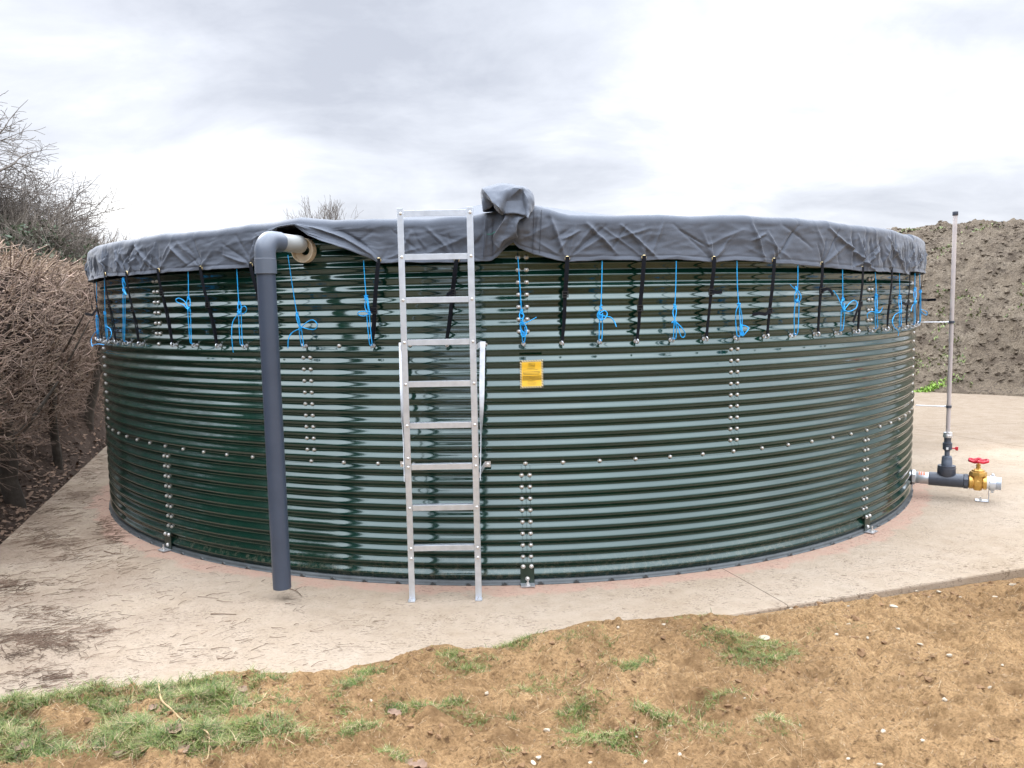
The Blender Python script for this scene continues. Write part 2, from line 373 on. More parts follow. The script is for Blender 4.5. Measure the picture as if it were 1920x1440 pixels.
MOUND = soil('spoil_soil', [(.095, .073, .055), (.205, .165, .122), (.30, .25, .18), (.045, .035, .029), (.36, .30, .22)], .5, .12, False)  # wide tone spread stands in for shading of the clod relief
BANKM = soil('leaf_mould', [(.045, .03, .022), (.08, .054, .04), (.115, .08, .06), (.02, .014, .011), (.15, .105, .08)], 1.6, .03, False)
FARM = soil('field_soil', [(.08, .075, .04), (.12, .1, .06), (.15, .12, .08), (.06, .055, .035), (.15, .125, .085)], .1, .05, False)
def blades_mat(name, c0, c1, c2):
    m = bpy.data.materials.new(name); m.use_nodes = True; t = m.node_tree; b = t.nodes['Principled BSDF']
    g = nd(t, 'ShaderNodeNewGeometry')
    n_ = noise(t, g.outputs['Position'], 7, 5, .6); ri = g.outputs['Random Per Island']
    f = mth(t, 'ADD', mth(t, 'MULTIPLY', n_, .6), mth(t, 'MULTIPLY', ri, .4))
    t.links.new(ramp(t, f, [(.25, c0), (.5, c1), (.78, c2)]), b.inputs['Base Color'])
    b.inputs['Roughness'].default_value = .5; b.inputs['Specular IOR Level'].default_value = .3
    try: b.inputs['Transmission Weight'].default_value = 0
    except Exception: pass
    return m
GRASS = blades_mat('grass_blade', (.03, .055, .010), (.085, .135, .02), (.25, .235, .08))
STRAW = blades_mat('straw', (.2, .13, .07), (.36, .25, .14), (.5, .38, .23))
WEED = blades_mat('weed_leaf', (.07, .11, .03), (.16, .21, .06), (.24, .26, .11))
WEEDB = blades_mat('bright_weed', (.13, .24, .03), (.22, .36, .05), (.3, .44, .09))
IVY = blades_mat('ivy', (.04, .06, .035), (.075, .1, .055), (.12, .135, .08))

# ------------------------------------------------------------------ setting: ground, slab, bank, mound
def front_y(x): return 4.054+.328*x
def left_x(y): return -3.974-.3096*(y-6.152)
# far ground sheet reaching the horizon
n_ = 40; gx = np.linspace(-1, 1, n_); gx = np.sign(gx)*np.abs(gx)**3*1500
X, Y = np.meshgrid(gx, gx); v = np.stack([X, Y+20, np.full_like(X, -.45)], -1).reshape(-1, 3)
struct(np_mesh('ground', v, grid_faces(n_, n_), FARM))
# concrete slab with a real front and left edge
def slab():
    b = MB(); A = (-3.018, 3.064); pts = [A, (14, front_y(14)), (22, 12), (22, 40), (left_x(40), 40)]
    zt, zb = 0., -.22
    vs_ = [(x, y, zt) for x, y in pts]+[(x, y, zb) for x, y in pts]; n = len(pts)
    b.add(vs_, [tuple(range(n))]+[(i, i+n, (i+1) % n+n, (i+1) % n) for i in range(n)])
    o = b.build('concrete_pavement', CONC, smooth=False, bevel=.012); return o
struct(slab())
# sandy soil in front, lapping over the slab edge
EDGE = [gnd(*p) for p in [(-400, 1385), (-200, 1350), (0, 1322), (60, 1316), (110, 1322), (220, 1293), (300, 1288), (380, 1275), (450, 1262), (540, 1262), (640, 1257), (730, 1240), (810, 1209), (870, 1216), (930, 1213), (1000, 1191), (1050, 1180), (1110, 1166), (1200, 1158), (1290, 1150), (1400, 1147)]]
EX = np.array([e[0] for e in EDGE]); EY = np.array([e[1] for e in EDGE])
def edge_y(x):
    x = np.asarray(x, float); e = np.interp(x, EX, EY); f = front_y(x)
    k = np.clip((1.45-x)/.3, 0, 1); return f+.002+k*(np.maximum(e, f)-f)
def dirt_h(x, y):
    x = np.asarray(x, float); y = np.asarray(y, float)
    jag = .05*fbm(x*9, y*9, 4)*np.clip((1.33-x)/.3, 0, 1)
    d = edge_y(x)+jag-y                      # positive inside the soil
    left = np.clip((1.45-x)/.5, 0, 1)         # soil higher than the slab on the left, lower on the right
    topl = .075*np.clip(d/.28, 0, 1)**.7-.004+.02*np.clip(d, 0, 2)
    topr = -.085-.02*np.clip(x-1.5, 0, 2)+.05*np.clip(d/.35, 0, 1)*np.clip(1-(x-1.5)*.3, .3, 1)+.03*np.clip(d, 0, 2)
    z = left*topl+(1-left)*(topr+.058)
    damp = np.clip(d/.22, .12, 1)
    z = z+damp*(.05*fbm(x*1.3+4, y*1.3, 3)+.075*fbm(x*4, y*4+9, 5, .58)+.045*fbm(x*14, y*17, 4, .62)+.02*np.abs(fbm(x*50, y*50, 3, .6)))
    # low bare heaps
    for (qx, qy, rr, hh) in MOLE: z = z+hh*np.exp(-((x-qx)**2+(y-qy)**2)/rr**2)*(1+.5*fbm(x*14, y*14, 4))
    return np.where(d > 0, z, np.where(left > .5, -.004-.5*np.clip(-d-.0, 0, .3), z-.0))
MOLE = []
for (x, y, rr, hh) in ((125, 1368, .13, .055), (1870, 1340, .22, .08), (1160, 1190, .14, .04), (1770, 1130, .2, .05), (330, 1375, .1, .03), (1120, 1340, .12, .03), (1850, 1190, .16, .05)):
    q = gnd(x, y, .05); MOLE.append((q[0], q[1], rr, hh))
xs = np.concatenate([np.linspace(-9, -3.2, 50)[:-1], np.linspace(-3.2, 4.2, 740), np.linspace(4.2, 16, 100)[1:]])
ts = np.concatenate([np.linspace(0, .72, 440), np.linspace(.72, 1, 90)[1:]])
X, T = np.meshgrid(xs, ts)
Y = front_y(X)-.003+np.clip((1.4-X)/.3, 0, 1)*(np.maximum(edge_y(X)+.06, front_y(X))-front_y(X)+.003)
Y = Y-T*T*7.5-T*.9
Z = dirt_h(X, Y)
np_ = np.stack([X, Y, Z], -1)
struct(np_mesh('soil_ground', np_.reshape(-1, 3), grid_faces(*X.shape)[:, ::-1], DIRT))
def dh(x, y): return float(dirt_h(np.array([x]), np.array([y]))[0])
def on_dirt(px_, py_):
    q = gnd(px_, py_, .06)
    for _ in range(5): q = gnd(px_, py_, dh(q[0], q[1]))
    return q[0], q[1], dh(q[0], q[1])
# ditch and leaf-mould bank under the hedge
ys_ = np.linspace(.5, 26, 420); us = np.concatenate([np.linspace(0, 1.2, 70), np.linspace(1.2, 9, 40)[1:]])
Yb, Ub = np.meshgrid(ys_, us); Xb = left_x(Yb)-Ub-.002
far = np.clip((Yb-8.5)/3, 0, 1)
Zb = -.3+.1*np.clip(Ub/.25, 0, 1)+(.25+.42*far)*np.clip((Ub-.12)/(.5-.2*far), 0, 1)+.3*np.clip((Ub-.6)/1.5, 0, 1)+.12*fbm(Xb*1.6, Yb*1.6, 5, .6)*np.clip(Ub/.3, .2, 1)+.03*fbm(Xb*11, Yb*11, 4)
struct(np_mesh('bank_terrain', np.stack([Xb, Yb, Zb], -1).reshape(-1, 3), grid_faces(*Yb.shape)[:, ::-1], BANKM))
def bank_z(x, y):
    u = left_x(y)-x; fa = min(max((y-8.5)/3, 0), 1)
    return -.3+.1*min(max(u/.25, 0), 1)+(.25+.42*fa)*min(max((u-.12)/(.5-.2*fa), 0), 1)+.3*min(max((u-.6)/1.5, 0), 1)
# spoil mound on the right
def hill_h(x, y):
    """s: distance in from the foot line, t: along it"""
    bx, by = 7.9, 14.95; nx, ny = .60, .80
    s = (x-bx)*nx+(y-by)*ny; t = (x-bx)*ny-(y-by)*nx
    s = s+.35*fbm(t*.35, t*0+3, 3)+.9*np.exp(-((t-5.5)/2.6)**2)
    top = 3.75+.35*fbm(t*.18+2, s*.1, 3)-1.1*np.clip((-t-3.0)/3, 0, 1)**2
    z = top*(1-np.exp(-np.clip(s, 0, None)**1.25/4.2))
    lob = 1.15*np.exp(-((t-5.2)/2.8)**2-((s-2.6)/1.7)**2)
    z = z+lob
    rough = np.clip(s/1.2, 0, 1)
    z = z+rough*(.2*fbm(x*.8, y*.8, 4, .55)+.13*fbm(x*2.6, y*2.6+7, 5, .62)+.10*np.abs(fbm(x*8, y*8, 3, .6)))
    return np.where(s > 0, z, -.06+.1*s)+.012
def hill_hit(px_, py_):
    d = ray(px_, py_); lo = np.linspace(10, 30, 900)/d[1]; P_ = CO[None]+d[None]*lo[:, None]; h_ = hill_h(P_[:, 0], P_[:, 1]); k = np.argmax(h_ > P_[:, 2]); return P_[k]
ss = np.linspace(-.3, 1, 360); tt = np.linspace(-9, 17, 620)
S, T = np.meshgrid(np.sign(ss)*np.abs(ss)**1.2*13, tt, indexing='ij')
Xh = 7.9+S*.60+T*.80; Yh = 14.95+S*.80-T*.60
struct(np_mesh('hill', np.stack([Xh, Yh, hill_h(Xh, Yh)], -1).reshape(-1, 3), grid_faces(*S.shape)[:, ::-1], MOUND))

# ------------------------------------------------------------------ the tank
PITCH, Z1, Z2, AMP, RM = .0755, .781, 1.536, .0105, 4.087
tank = empty('water_tank', (0, TD, 0), 'large round dark green corrugated steel water tank on the concrete', 'tank')
def prof(z): return RM-AMP*np.arcsin(.88*np.cos(2*math.pi*(z-Z1)/PITCH))/math.asin(.88)
def sheet(a0, a1, z0, z1, dr, cols, name='wall_sheet'):
    rows = int((z1-z0)/PITCH*18)
    a = np.linspace(a0, a1, cols); z = np.linspace(z0, z1, rows); A, Zg = np.meshgrid(a, z)
    r = prof(Zg)+dr
    v = np.stack([r*np.sin(A), TD-r*np.cos(A), Zg], -1).reshape(-1, 3)
    return np_mesh(name, v, grid_faces(rows, cols), PAINT, tank)
for ring, (z0, z1) in enumerate(((.028, Z1+.012), (Z1-.012, Z2+.012), (Z2-.012, 2.215))):
    o_ = 6 if ring == 1 else 0
    for k in range(9):
        a0 = aidx(o_+12*k); front = math.cos(a0+6*STEP) > -.1
        sheet(a0-.010, a0+12*STEP+.010, z0, z1, (.0018 if ring == 1 else 0)+(.0009 if k % 2 else 0), 110 if front else 30)
# grey sealant turned out at the foot
a = np.linspace(0, 2*math.pi, 361)[:-1]
prf = [(4.075, .030), (4.096, .028), (4.098, .012), (4.103, .005), (4.111, .0012)]
v = np.concatenate([np.stack([(r+.002*fbm(a*60, a*0+k, 2))*np.sin(a), TD-(r+.002*fbm(a*60, a*0+k, 2))*np.cos(a), np.full_like(a, z)], -1) for k, (r, z) in enumerate(prf)])
np_mesh('base_seal', v, grid_faces(len(prf), 360, True)[:, ::-1], SEAL, tank)
# bolts: one shared head, 100 as parts, the rest as one
def bolt_mb(mb, P, out):
    out = Vector(out); return mb.lathe([(-.006, .0135), (.0, .0145), (.0035, .0145), (.0036, .0118), (.008, .0115), (.0115, .009), (.0135, .005), (.0142, .001)], P, out, 10)
spots = []
def bolt_at(a, z): spots.append((pol(a, prof(z)+.001, z), a, z))
for i in range(-19, 20): bolt_at(aidx(i), Z1)
for i in (-12, -5, -3, -1): bolt_at(aidx(i), Z2)
for i in (0, -12, 12):
    for k in range(1, 9):
        for s in (-1, 1): bolt_at(aidx(i)+s*.0063, Z1-k*PITCH)
    for k in range(1, 8):
        for s in (-1, 1): bolt_at(aidx(i)+s*.0063, Z2+k*PITCH)
for i in (-6, 6, -18, 18):
    for k in range(1, 10):
        for s in (-1, 1): bolt_at(aidx(i)+s*.0063, Z2-k*PITCH)
spots.sort(key=lambda q: np.linalg.norm(q[0]-CO)/max(.15, math.cos(q[1]*1.2)))
mb = MB(); bolt_mb(mb, (0, TD, 0), (0, -1, 0)); proto = mb.build('bolt', BOLT, tank)
for k, (P, a_, z_) in enumerate(spots[:100]):
    o = proto if k == 0 else proto.copy()
    if k: C.collection.objects.link(o); o.parent = tank
    o.location = tuple(P-np.array([0, TD, 0])); o.rotation_euler = (0, 0, a_)
mb = MB()
for (P, a_, z_) in spots[100:]: bolt_mb(mb, P, (math.sin(a_), -math.cos(a_), 0))
mb.build('bolts', BOLT, tank)['kind'] = 'stuff'
# eye bolts holding the ties
def eyebolt():
    mb = MB(); mb.lathe([(-.01, .006), (.0, .013), (.005, .013), (.0055, .0065), (.02, .006)], (0, TD, 0), (0, -1, 0), 10)
    mb.torus((0, TD-.034, 0), (1, .25, 0), .0135, .0046, 18, 8); return mb.build('eye_bolt', GALV, tank)
eb = None
for i in range(-19, 20):
    if i in (-12, -5, -3, -1): continue
    if eb is None: eb = eyebolt(); o = eb
    else: o = eb.copy(); C.collection.objects.link(o); o.parent = tank
    o.location = tuple(pol(aidx(i), prof(Z2)+.004, Z2)-np.array([0, TD, 0])); o.rotation_euler = (rnd.uniform(-.1, .1), rnd.uniform(-.5, .5), aidx(i))
# anchor brackets at the lower seams
for i in (-12, 0, 12):
    a_ = aidx(i); o_ = np.array([math.sin(a_), -math.cos(a_), 0]); rot = Matrix.Rotation(a_, 3, 'Z')
    mb = MB(); mb.box(pol(a_, RM+.016, .075), (.088, .006, .132), rot)
    br = mb.build('anchor_bracket', PLATE, tank, bevel=.001)
    m2 = MB(); m2.box(pol(a_, RM+.046, .0095), (.088, .07, .006), rot); m2.build('foot_plate', GALV, br)
    for (dx, z) in ((-.026, .122), (.026, .122), (0, .042)):
        t_ = np.array([math.cos(a_), math.sin(a_), 0]); m3 = MB(); bolt_mb(m3, pol(a_, RM+.0195, z)+t_*dx, o_); m3.build('bracket_bolt', BOLT, br)
    m3 = MB(); m3.lathe([(0, .016), (.004, .016), (.0042, .010), (.016, .010), (.017, .0055), (.04, .0055)], pol(a_, RM+.055, .0125), (0, 0, 1), 10); m3.build('anchor_bolt', BOLT, br)
# clips of liner trapped under the wall
mb = MB()
for i in range(-20, 21):
    a_ = aidx(i*.96+.35); P = pol(a_, 4.104, .016); t_ = np.array([math.cos(a_), math.sin(a_), 0]); o_ = np.array([math.sin(a_), -math.cos(a_), 0])
    hgt = .006+.006*rnd.random()
    mb.add([P-t_*.016, P+t_*.016, P+o_*.012+np.array([0, 0, hgt])*.8, P-np.array([0, 0, .012])+o_*.01-t_*.02, P-np.array([0, 0, .012])+o_*.01+t_*.02], [(0, 1, 2), (0, 2, 3), (2, 1, 4), (3, 2, 4)])
mb.build('liner_tabs', SEAL, tank, smooth=False)['kind'] = 'stuff'

# ------------------------------------------------------------------ the cover
RC = 4.140
cover = empty('tank_cover', (0, TD, 2.05), 'wrinkled grey fabric cover stretched over the top of the green tank', 'cover')
HEM = [(200, 518), (241, 517), (299, 512), (377, 507), (474, 502), (490, 480), (505, 452), (525, 425), (555, 421), (585, 441), (640, 462), (700, 485), (712, 494), (760, 492), (857, 493), (922, 489), (932, 482), (948, 464), (962, 454), (973, 466), (1000, 478), (1063, 491), (1130, 487), (1205, 489), (1268, 486), (1337, 491), (1381, 488), (1450, 493), (1496, 496), (1543, 501), (1580, 505), (1618, 509), (1643, 509), (1673, 510), (1700, 514), (1708, 515)]
hp = [cyl(x, y, RC) for x, y in HEM]; HA = np.array([ang(p) for p in hp]); HZ = np.array([p[2] for p in hp])
TOP = [(180, 460), (240, 447), (300, 437), (400, 428), (480, 419), (520, 412), (560, 405), (620, 411), (700, 409), (880, 406), (905, 400), (1005, 386), (1030, 390), (1048, 396), (1070, 401), (1200, 402), (1300, 404), (1400, 401), (1500, 408), (1600, 419), (1680, 430), (1715, 442)]
tp = [cyl(x, y, RC) for x, y in TOP]; TA = np.array([ang(p) for p in tp]); TZ = np.array([p[2] for p in tp])
na = 1500; af = np.linspace(-1.3, 1.3, na); ab = np.linspace(1.3, 2*math.pi-1.3, 120)[1:-1]; AA = np.concatenate([af, ab]); AW = (AA+math.pi) % (2*math.pi)-math.pi
hem_z = np.interp(AW, HA, HZ, left=2.045, right=1.98); top_z = np.interp(AW, TA, TZ, left=2.31, right=2.285)
hem_z = hem_z+.006*fbm(AW*40, AW*0, 3); top_z = top_z+.012*fbm(AW*14, AW*0+3, 4)
EYE = [(200, 514), (241, 512), (299, 507), (377, 503), (474, 497), (712, 488), (857, 488), (1063, 485), (1205, 483), (1337, 485), (1450, 488), (1543, 495), (1618, 503), (1673, 504), (1708, 508)]
eye_a = [ang(cyl(x, y, RC)) for x, y in EYE]
cre = []   # creases: angle, v at both ends, half width (m), height (m)
r2 = random.Random(3)
for k, ea in enumerate(eye_a):
    for q in range(5):
        ev = r2.uniform(.35, 1.0); cre.append((ea+r2.uniform(-.004, .004), .06, ea+r2.uniform(-.07, .07)*(1 if q else .2), ev, r2.uniform(.006, .016), r2.uniform(.004, .012)*r2.choice((1, 1, -1))))
for k in range(55):
    a_ = r2.uniform(-1.15, 1.15); dl = r2.uniform(-.07, .07); v0 = r2.uniform(0, .6); cre.append((a_, v0, a_+dl, min(1, v0+r2.uniform(.25, .7)), r2.uniform(.004, .014), r2.uniform(.003, .010)*r2.choice((1, -1))))
for k in range(70):                                              # gathers at both ends
    a_ = r2.choice((-1, 1))*r2.uniform(.62, 1.15); cre.append((a_, r2.uniform(0, .3), a_+r2.uniform(-.025, .025), r2.uniform(.6, 1.), r2.uniform(.006, .016), r2.uniform(.006, .016)*r2.choice((1, 1, -1))))
def cr_px(x0, y0, x1, y1, wd, h):
    p, q = cyl(x0, y0, RC), cyl(x1, y1, RC); cre.append((ang(p), (p[2]-2.05)/.27, ang(q), (q[2]-2.05)/.27, wd, h))
for c_ in ((1100, 402, 1155, 468, .012, .022), (1165, 405, 1230, 478, .008, .016), (1244, 402, 1222, 470, .007, .010), (1410, 405, 1432, 478, .012, .02), (1440, 420, 1462, 475, .008, .012), (1435, 425, 1412, 440, .008, .014),
           (1555, 412, 1650, 500, .010, .018), (1600, 480, 1615, 472, .008, .012), (1665, 425, 1700, 500, .009, .015), (1610, 420, 1618, 470, .007, .010), (320, 450, 350, 490, .012, .016), (250, 440, 285, 500, .010, .014),
           (215, 455, 232, 505, .009, .016), (480, 440, 474, 495, .012, .018), (415, 470, 470, 495, .012, .012), (590, 425, 705, 485, .02, .022), (640, 430, 712, 484, .014, -.014), (800, 410, 860, 484, .01, .012), (745, 485, 770, 420, .014, .012), (880, 430, 800, 470, .02, .01),
           (1030, 395, 1060, 480, .014, .02), (1010, 400, 1000, 470, .008, .01), (960, 420, 940, 478, .01, .012), (912, 405, 908, 480, .006, .014), (925, 405, 924, 480, .006, -.012), (1055, 440, 1085, 420, .008, .014), (1045, 470, 1062, 440, .007, .012)):
    cr_px(*c_)
nv = 46
V_ = np.linspace(0, 1, nv)[:, None]; AG = AW[None, :]+0*V_
disp = .010*fbm(AG*9, V_*1.5, 4)+.006*fbm(AG*30, V_*3+5, 3)+.016*(.2-np.abs(fbm(AG*7+V_*1.2, V_*1.8-AG*3, 3, .45)))+.008*(.2-np.abs(fbm(AG*19-V_*2.6, V_*3, 3, .5)))
for (a0_, v0_, a1_, v1_, wd, h) in cre:
    ux, uy = (a1_-a0_)*RC, (v1_-v0_)*.27; l2 = ux*ux+uy*uy+1e-9
    dx = (AG-a0_)*RC; dyv = (V_-v0_)*.27; t_ = np.clip((dx*ux+dyv*uy)/l2, 0, 1)
    d_ = np.hypot(dx-t_*ux, dyv-t_*uy); fade = np.sin(math.pi*np.clip(.12+.76*t_, 0, 1))
    disp = disp+1.45*h*fade*np.exp(-(d_/wd)**1.4)*(d_ < 5*wd)
for ea in eye_a: disp = disp-.012*np.exp(-(((AG-ea)*RC)/.05)**2-(V_/.18)**2)
hemflare = .012*np.exp(-(V_/.12))*(1+.8*fbm(AG*22, V_*0, 2))
seamline = -.004*np.exp(-((V_-.11)/.022)**2)
# fullness over the pipe and around the bunched hatch cloth
pa = ang(cyl(560, 430, RC)); ba = ang(cyl(965, 420, RC))
full = .05*np.exp(-((AG-pa)*RC/.22)**2-((V_-.6)/.6)**2)+.075*np.exp(-((AG-ba)*RC/.15)**2-((V_-.75)/.6)**2)*(1+.7*fbm(AG*45, V_*1.5, 3))
flap = .05*np.exp(-((AG-ang(cyl(640, 450, RC)))*RC/.2)**2-(V_/.35)**2)
disp = disp+hemflare+seamline+full+flap
zg = hem_z[None, :]+(top_z-.05-hem_z)[None, :]*V_
rg = RC+disp
rows = [np.stack([rg*np.sin(AG), TD-rg*np.cos(AG), zg], -1)]
last = disp[-1]
for k in range(1, 7):                                            # rounded shoulder
    q = k/6*math.pi/2; r_ = RC-.05+.05*math.cos(q)+last*math.cos(q); z_ = top_z-.05+.05*math.sin(q)
    rows.append(np.stack([r_*np.sin(AW), TD-r_*np.cos(AW), z_], -1)[None])
for k in range(1, 31):                                           # roof rising to the centre pole
    f = (k/30)**1.15; r_ = (RC-.05)*(1-f)+.002
    wr = (.02*fbm(AW*25, AW*0+f*4, 4)*math.exp(-f*5)+.015*fbm(AW*8, AW*0+f*3, 3))*(1-f)
    z_ = top_z*(1-f)**.5+2.32*(1-(1-f)**.5)+.60*f**1.45+wr-.02*math.sin(min(1, f*6)*math.pi)
    rows.append(np.stack([r_*np.sin(AW), TD-r_*np.cos(AW), z_], -1)[None])
G = np.concatenate(rows, 0)
fab_o = np_mesh('fabric_sheet', G.reshape(-1, 3), grid_faces(G.shape[0], G.shape[1], True), FAB, cover)
sol = fab_o.modifiers.new('thickness', 'SOLIDIFY'); sol.thickness = .003; sol.offset = -1
def skirt_pt(a_, z, lift=0.):
    j = int(np.argmin(np.abs(AW[:na]-a_))); vv = np.clip((z-hem_z[j])/(top_z[j]-.05-hem_z[j]), 0, 1); i = int(round(vv*(nv-1)))
    return pol(a_, RC+disp[i, j]+lift, z)
# brass eyelets along the hem
EYEP = {}
for (x, y) in EYE:
    p = cyl(x, y, RC); a_ = ang(p); P = skirt_pt(a_, p[2], .004); EYEP[x] = (a_, P)
    o_ = (math.sin(a_), -math.cos(a_), 0); mb = MB()
    mb.torus(P, o_, .0125, .0045, 18, 8); mb.lathe([(-.003, .011), (-.001, .010)], P, o_, 14, 1)  # black disc stands in for the dark of the open hole
    mb.build('eyelet', [BRASSY, HOLE], cover)
# stitched seams on the hatch panel
mb = MB()
for pts in ([(1001, 395), (1000, 430), (999, 478)], [(1016, 393), (1014, 430), (1012, 478)], [(911, 410), (908, 440), (906, 486)], [(924, 410), (923, 450), (924, 484)]):
    q = []
    for (xa, ya), (xb, yb) in zip(pts[:-1], pts[1:]):
        for k in range(12):
            p = cyl(xa+(xb-xa)*k/12, ya+(yb-ya)*k/12, RC+.04); q.append(skirt_pt(ang(p), p[2], .0042))
    mb.tube(q, .0016, 4)
mb.build('seam_stitching', SEAMTHREAD, cover)
mb = MB(); mb.tube([skirt_pt(ang(cyl(x, y, RC)), cyl(x, y, RC+.03)[2], .003) for x, y in ((908, 438), (915, 439), (922, 439), (928, 435), (934, 437))], .0014, 4)
mb.build('green_thread', GREENTH, cover)
# bunched hatch cloth: a crumpled sheet laid over the hatch lid, built from its folds
def cz(cx_, cy_, dep): return atY(860+cx_/7.2, 320+cy_/7.2, 4.97-dep)
def crumple(name, P, Fs, parent, sub=3, amp=.004, thick=.003, mats=FAB):
    mb = MB(); mb.add([cz(*p) for p in P], Fs); o = mb.build(name, mats, parent)
    me = o.data
    s_ = o.modifiers.new('folds', 'SUBSURF'); s_.levels = sub; s_.render_levels = sub; s_.subdivision_type = 'CATMULL_CLARK'
    bcount = {}
    for p_ in me.polygons:
        for k_ in p_.edge_keys: bcount[k_] = bcount.get(k_, 0)+1
    at = me.attributes.new('crease_edge', 'FLOAT', 'EDGE')
    for e_ in me.edges: at.data[e_.index].value = .7 if bcount.get(tuple(sorted(e_.vertices)), 0) < 2 else .18
    for nm, sc_, st_ in (('big', .1, .016), ('mid', .05, .006)):
        tb_ = bpy.data.textures.new(nm, 'CLOUDS'); tb_.noise_scale = sc_; db_ = o.modifiers.new(nm, 'DISPLACE'); db_.texture = tb_; db_.strength = st_; db_.texture_coords = 'LOCAL'
    tx = bpy.data.textures.new('crumple', 'CLOUDS'); tx.noise_scale = .02
    d_ = o.modifiers.new('crumple', 'DISPLACE'); d_.texture = tx; d_.strength = amp; d_.texture_coords = 'LOCAL'
    if thick:
        so_ = o.modifiers.new('thickness', 'SOLIDIFY'); so_.thickness = thick
    return o
def set_creases(o, pairs, val=.8):
    me = o.data; at = me.attributes.get('crease_edge') or me.attributes.new('crease_edge', 'FLOAT', 'EDGE')
    key = {tuple(sorted(e.vertices)): e.index for e in me.edges}
    for a_, b_ in pairs:
        k = key.get(tuple(sorted((a_, b_))))
        if k is not None: at.data[k].value = val
P = [(305, 225, .05), (420, 180, .03), (580, 158, .02), (740, 180, .02), (900, 200, .02), (990, 265, .02), (1022, 345, .04), (1028, 435, .06),   # 0-7 rim of the top
     (985, 545, .12), (932, 642, .205), (905, 610, .15), (858, 400, .105), (866, 262, .10), (825, 243, .14),                                  # 8-13 right fold
     (640, 410, .115), (632, 585, .15), (545, 500, .215), (440, 410, .195), (335, 255, .13),                                               # 14-18 left fold
     (290, 350, .08), (325, 550, .125), (400, 520, .075), (478, 455, .07), (760, 572, .155),                                                  # 19-23
     (560, 260, .135), (420, 260, .125), (700, 220, .115), (600, 590, .12), (515, 560, .09), (945, 400, .155)]
Fs = [(0, 1, 25, 18), (1, 2, 24, 25), (2, 3, 26, 24), (3, 4, 13, 26), (4, 5, 12, 13), (5, 6, 29, 12), (6, 7, 8, 29), (29, 8, 9, 10), (12, 29, 10, 11),
      (18, 25, 24, 17), (24, 26, 14, 16), (17, 24, 16), (26, 13, 14), (13, 12, 11, 14), (14, 11, 23, 15), (11, 10, 23), (16, 14, 15, 27), (0, 18, 19), (18, 17, 22, 19), (19, 22, 21, 20), (17, 16, 28, 22), (16, 27, 28)]
# back of the lump, so that it is closed towards the tank roof
back = [(300, 300, -.12), (420, 215, -.2), (580, 180, -.24), (740, 200, -.24), (900, 225, -.2), (985, 300, -.14), (1020, 380, -.08), (1020, 500, -.04)]
base_i = len(P); P = P+back
Fs += [(k+1, k, base_i+k, base_i+k+1) for k in range(7)]
low = [(330, 560, -.10), (560, 560, -.22), (800, 560, -.22), (1000, 560, -.08)]; li = len(P); P = P+low
Fs += [(base_i+1, base_i, li, li+1), (base_i+2, base_i+1, li+1), (base_i+3, base_i+2, li+1, li+2), (base_i+4, base_i+3, li+2), (base_i+5, base_i+4, li+2), (base_i+6, base_i+5, li+2, li+3), (base_i+7, base_i+6, li+3), (0, 19, base_i), (19, 20, li, base_i), (7, base_i+7, 8), (8, base_i+7, li+3)]
Fs = [f[::-1] for f in Fs]
hood = crumple('hatch_hood', P, Fs, cover, 3, .0015)
set_creases(hood, [(18, 17), (17, 16), (16, 15), (0, 18), (13, 14), (12, 11), (11, 10), (10, 9), (14, 15), (15, 23), (23, 10), (12, 13), (12, 29), (19, 20), (22, 21), (16, 27), (8, 9), (14, 11), (14, 16), (13, 26), (4, 13), (29, 9), (17, 22)], .93)
# sash folding down from the hood to the hem
P = [(640, 570, .125), (770, 585, .13), (905, 612, .135), (800, 670, .165), (785, 750, .17), (775, 850, .16), (800, 900, .14), (600, 940, .14), (540, 1062, .12), (450, 965, .12), (470, 880, .14), (530, 790, .15), (600, 680, .15), (690, 650, .125), (650, 780, .125), (610, 860, .12), (640, 940, .12)]
Fs = [(0, 1, 13, 12), (1, 2, 3, 13), (13, 3, 4, 14), (12, 13, 14, 11), (11, 14, 15, 10), (14, 4, 5, 15), (15, 5, 16, 7), (5, 6, 16), (10, 15, 7, 9), (9, 7, 8)]
sash = crumple('folded_sash', P, [f[::-1] for f in Fs], cover, 3, .006)
set_creases(sash, [(2, 3), (3, 4), (4, 5), (12, 11), (11, 10), (13, 14), (14, 15), (5, 6), (15, 7), (4, 5), (12, 13), (10, 9)], .85)
# ------------------------------------------------------------------ ties: black straps and blue ropes
def ribbon(mb, pts, nrm, wd, th=.0016):
    pts = [Vector(p) for p in pts]; nrm = Vector(nrm).normalized(); vs_ = []; k = len(pts)
    for i, p in enumerate(pts):
        t_ = (pts[min(i+1, k-1)]-pts[max(i-1, 0)]).normalized(); s_ = t_.cross(nrm).normalized(); n2_ = s_.cross(t_)
        w_ = wd[i] if isinstance(wd, list) else wd
        vs_ += [p-s_*w_/2-n2_*th, p+s_*w_/2-n2_*th, p+s_*w_/2+n2_*th, p-s_*w_/2+n2_*th]
    fs = []
    for i in range(k-1):
        for j in range(4): fs.append((i*4+j, i*4+(j+1) % 4, (i+1)*4+(j+1) % 4, (i+1)*4+j))
    fs += [(3, 2, 1, 0), tuple((k-1)*4+j for j in range(4))]
    mb.add(vs_, fs)
def eye_pt(i, up=.012): return pol(aidx(i), prof(Z2)+.038, Z2+up)
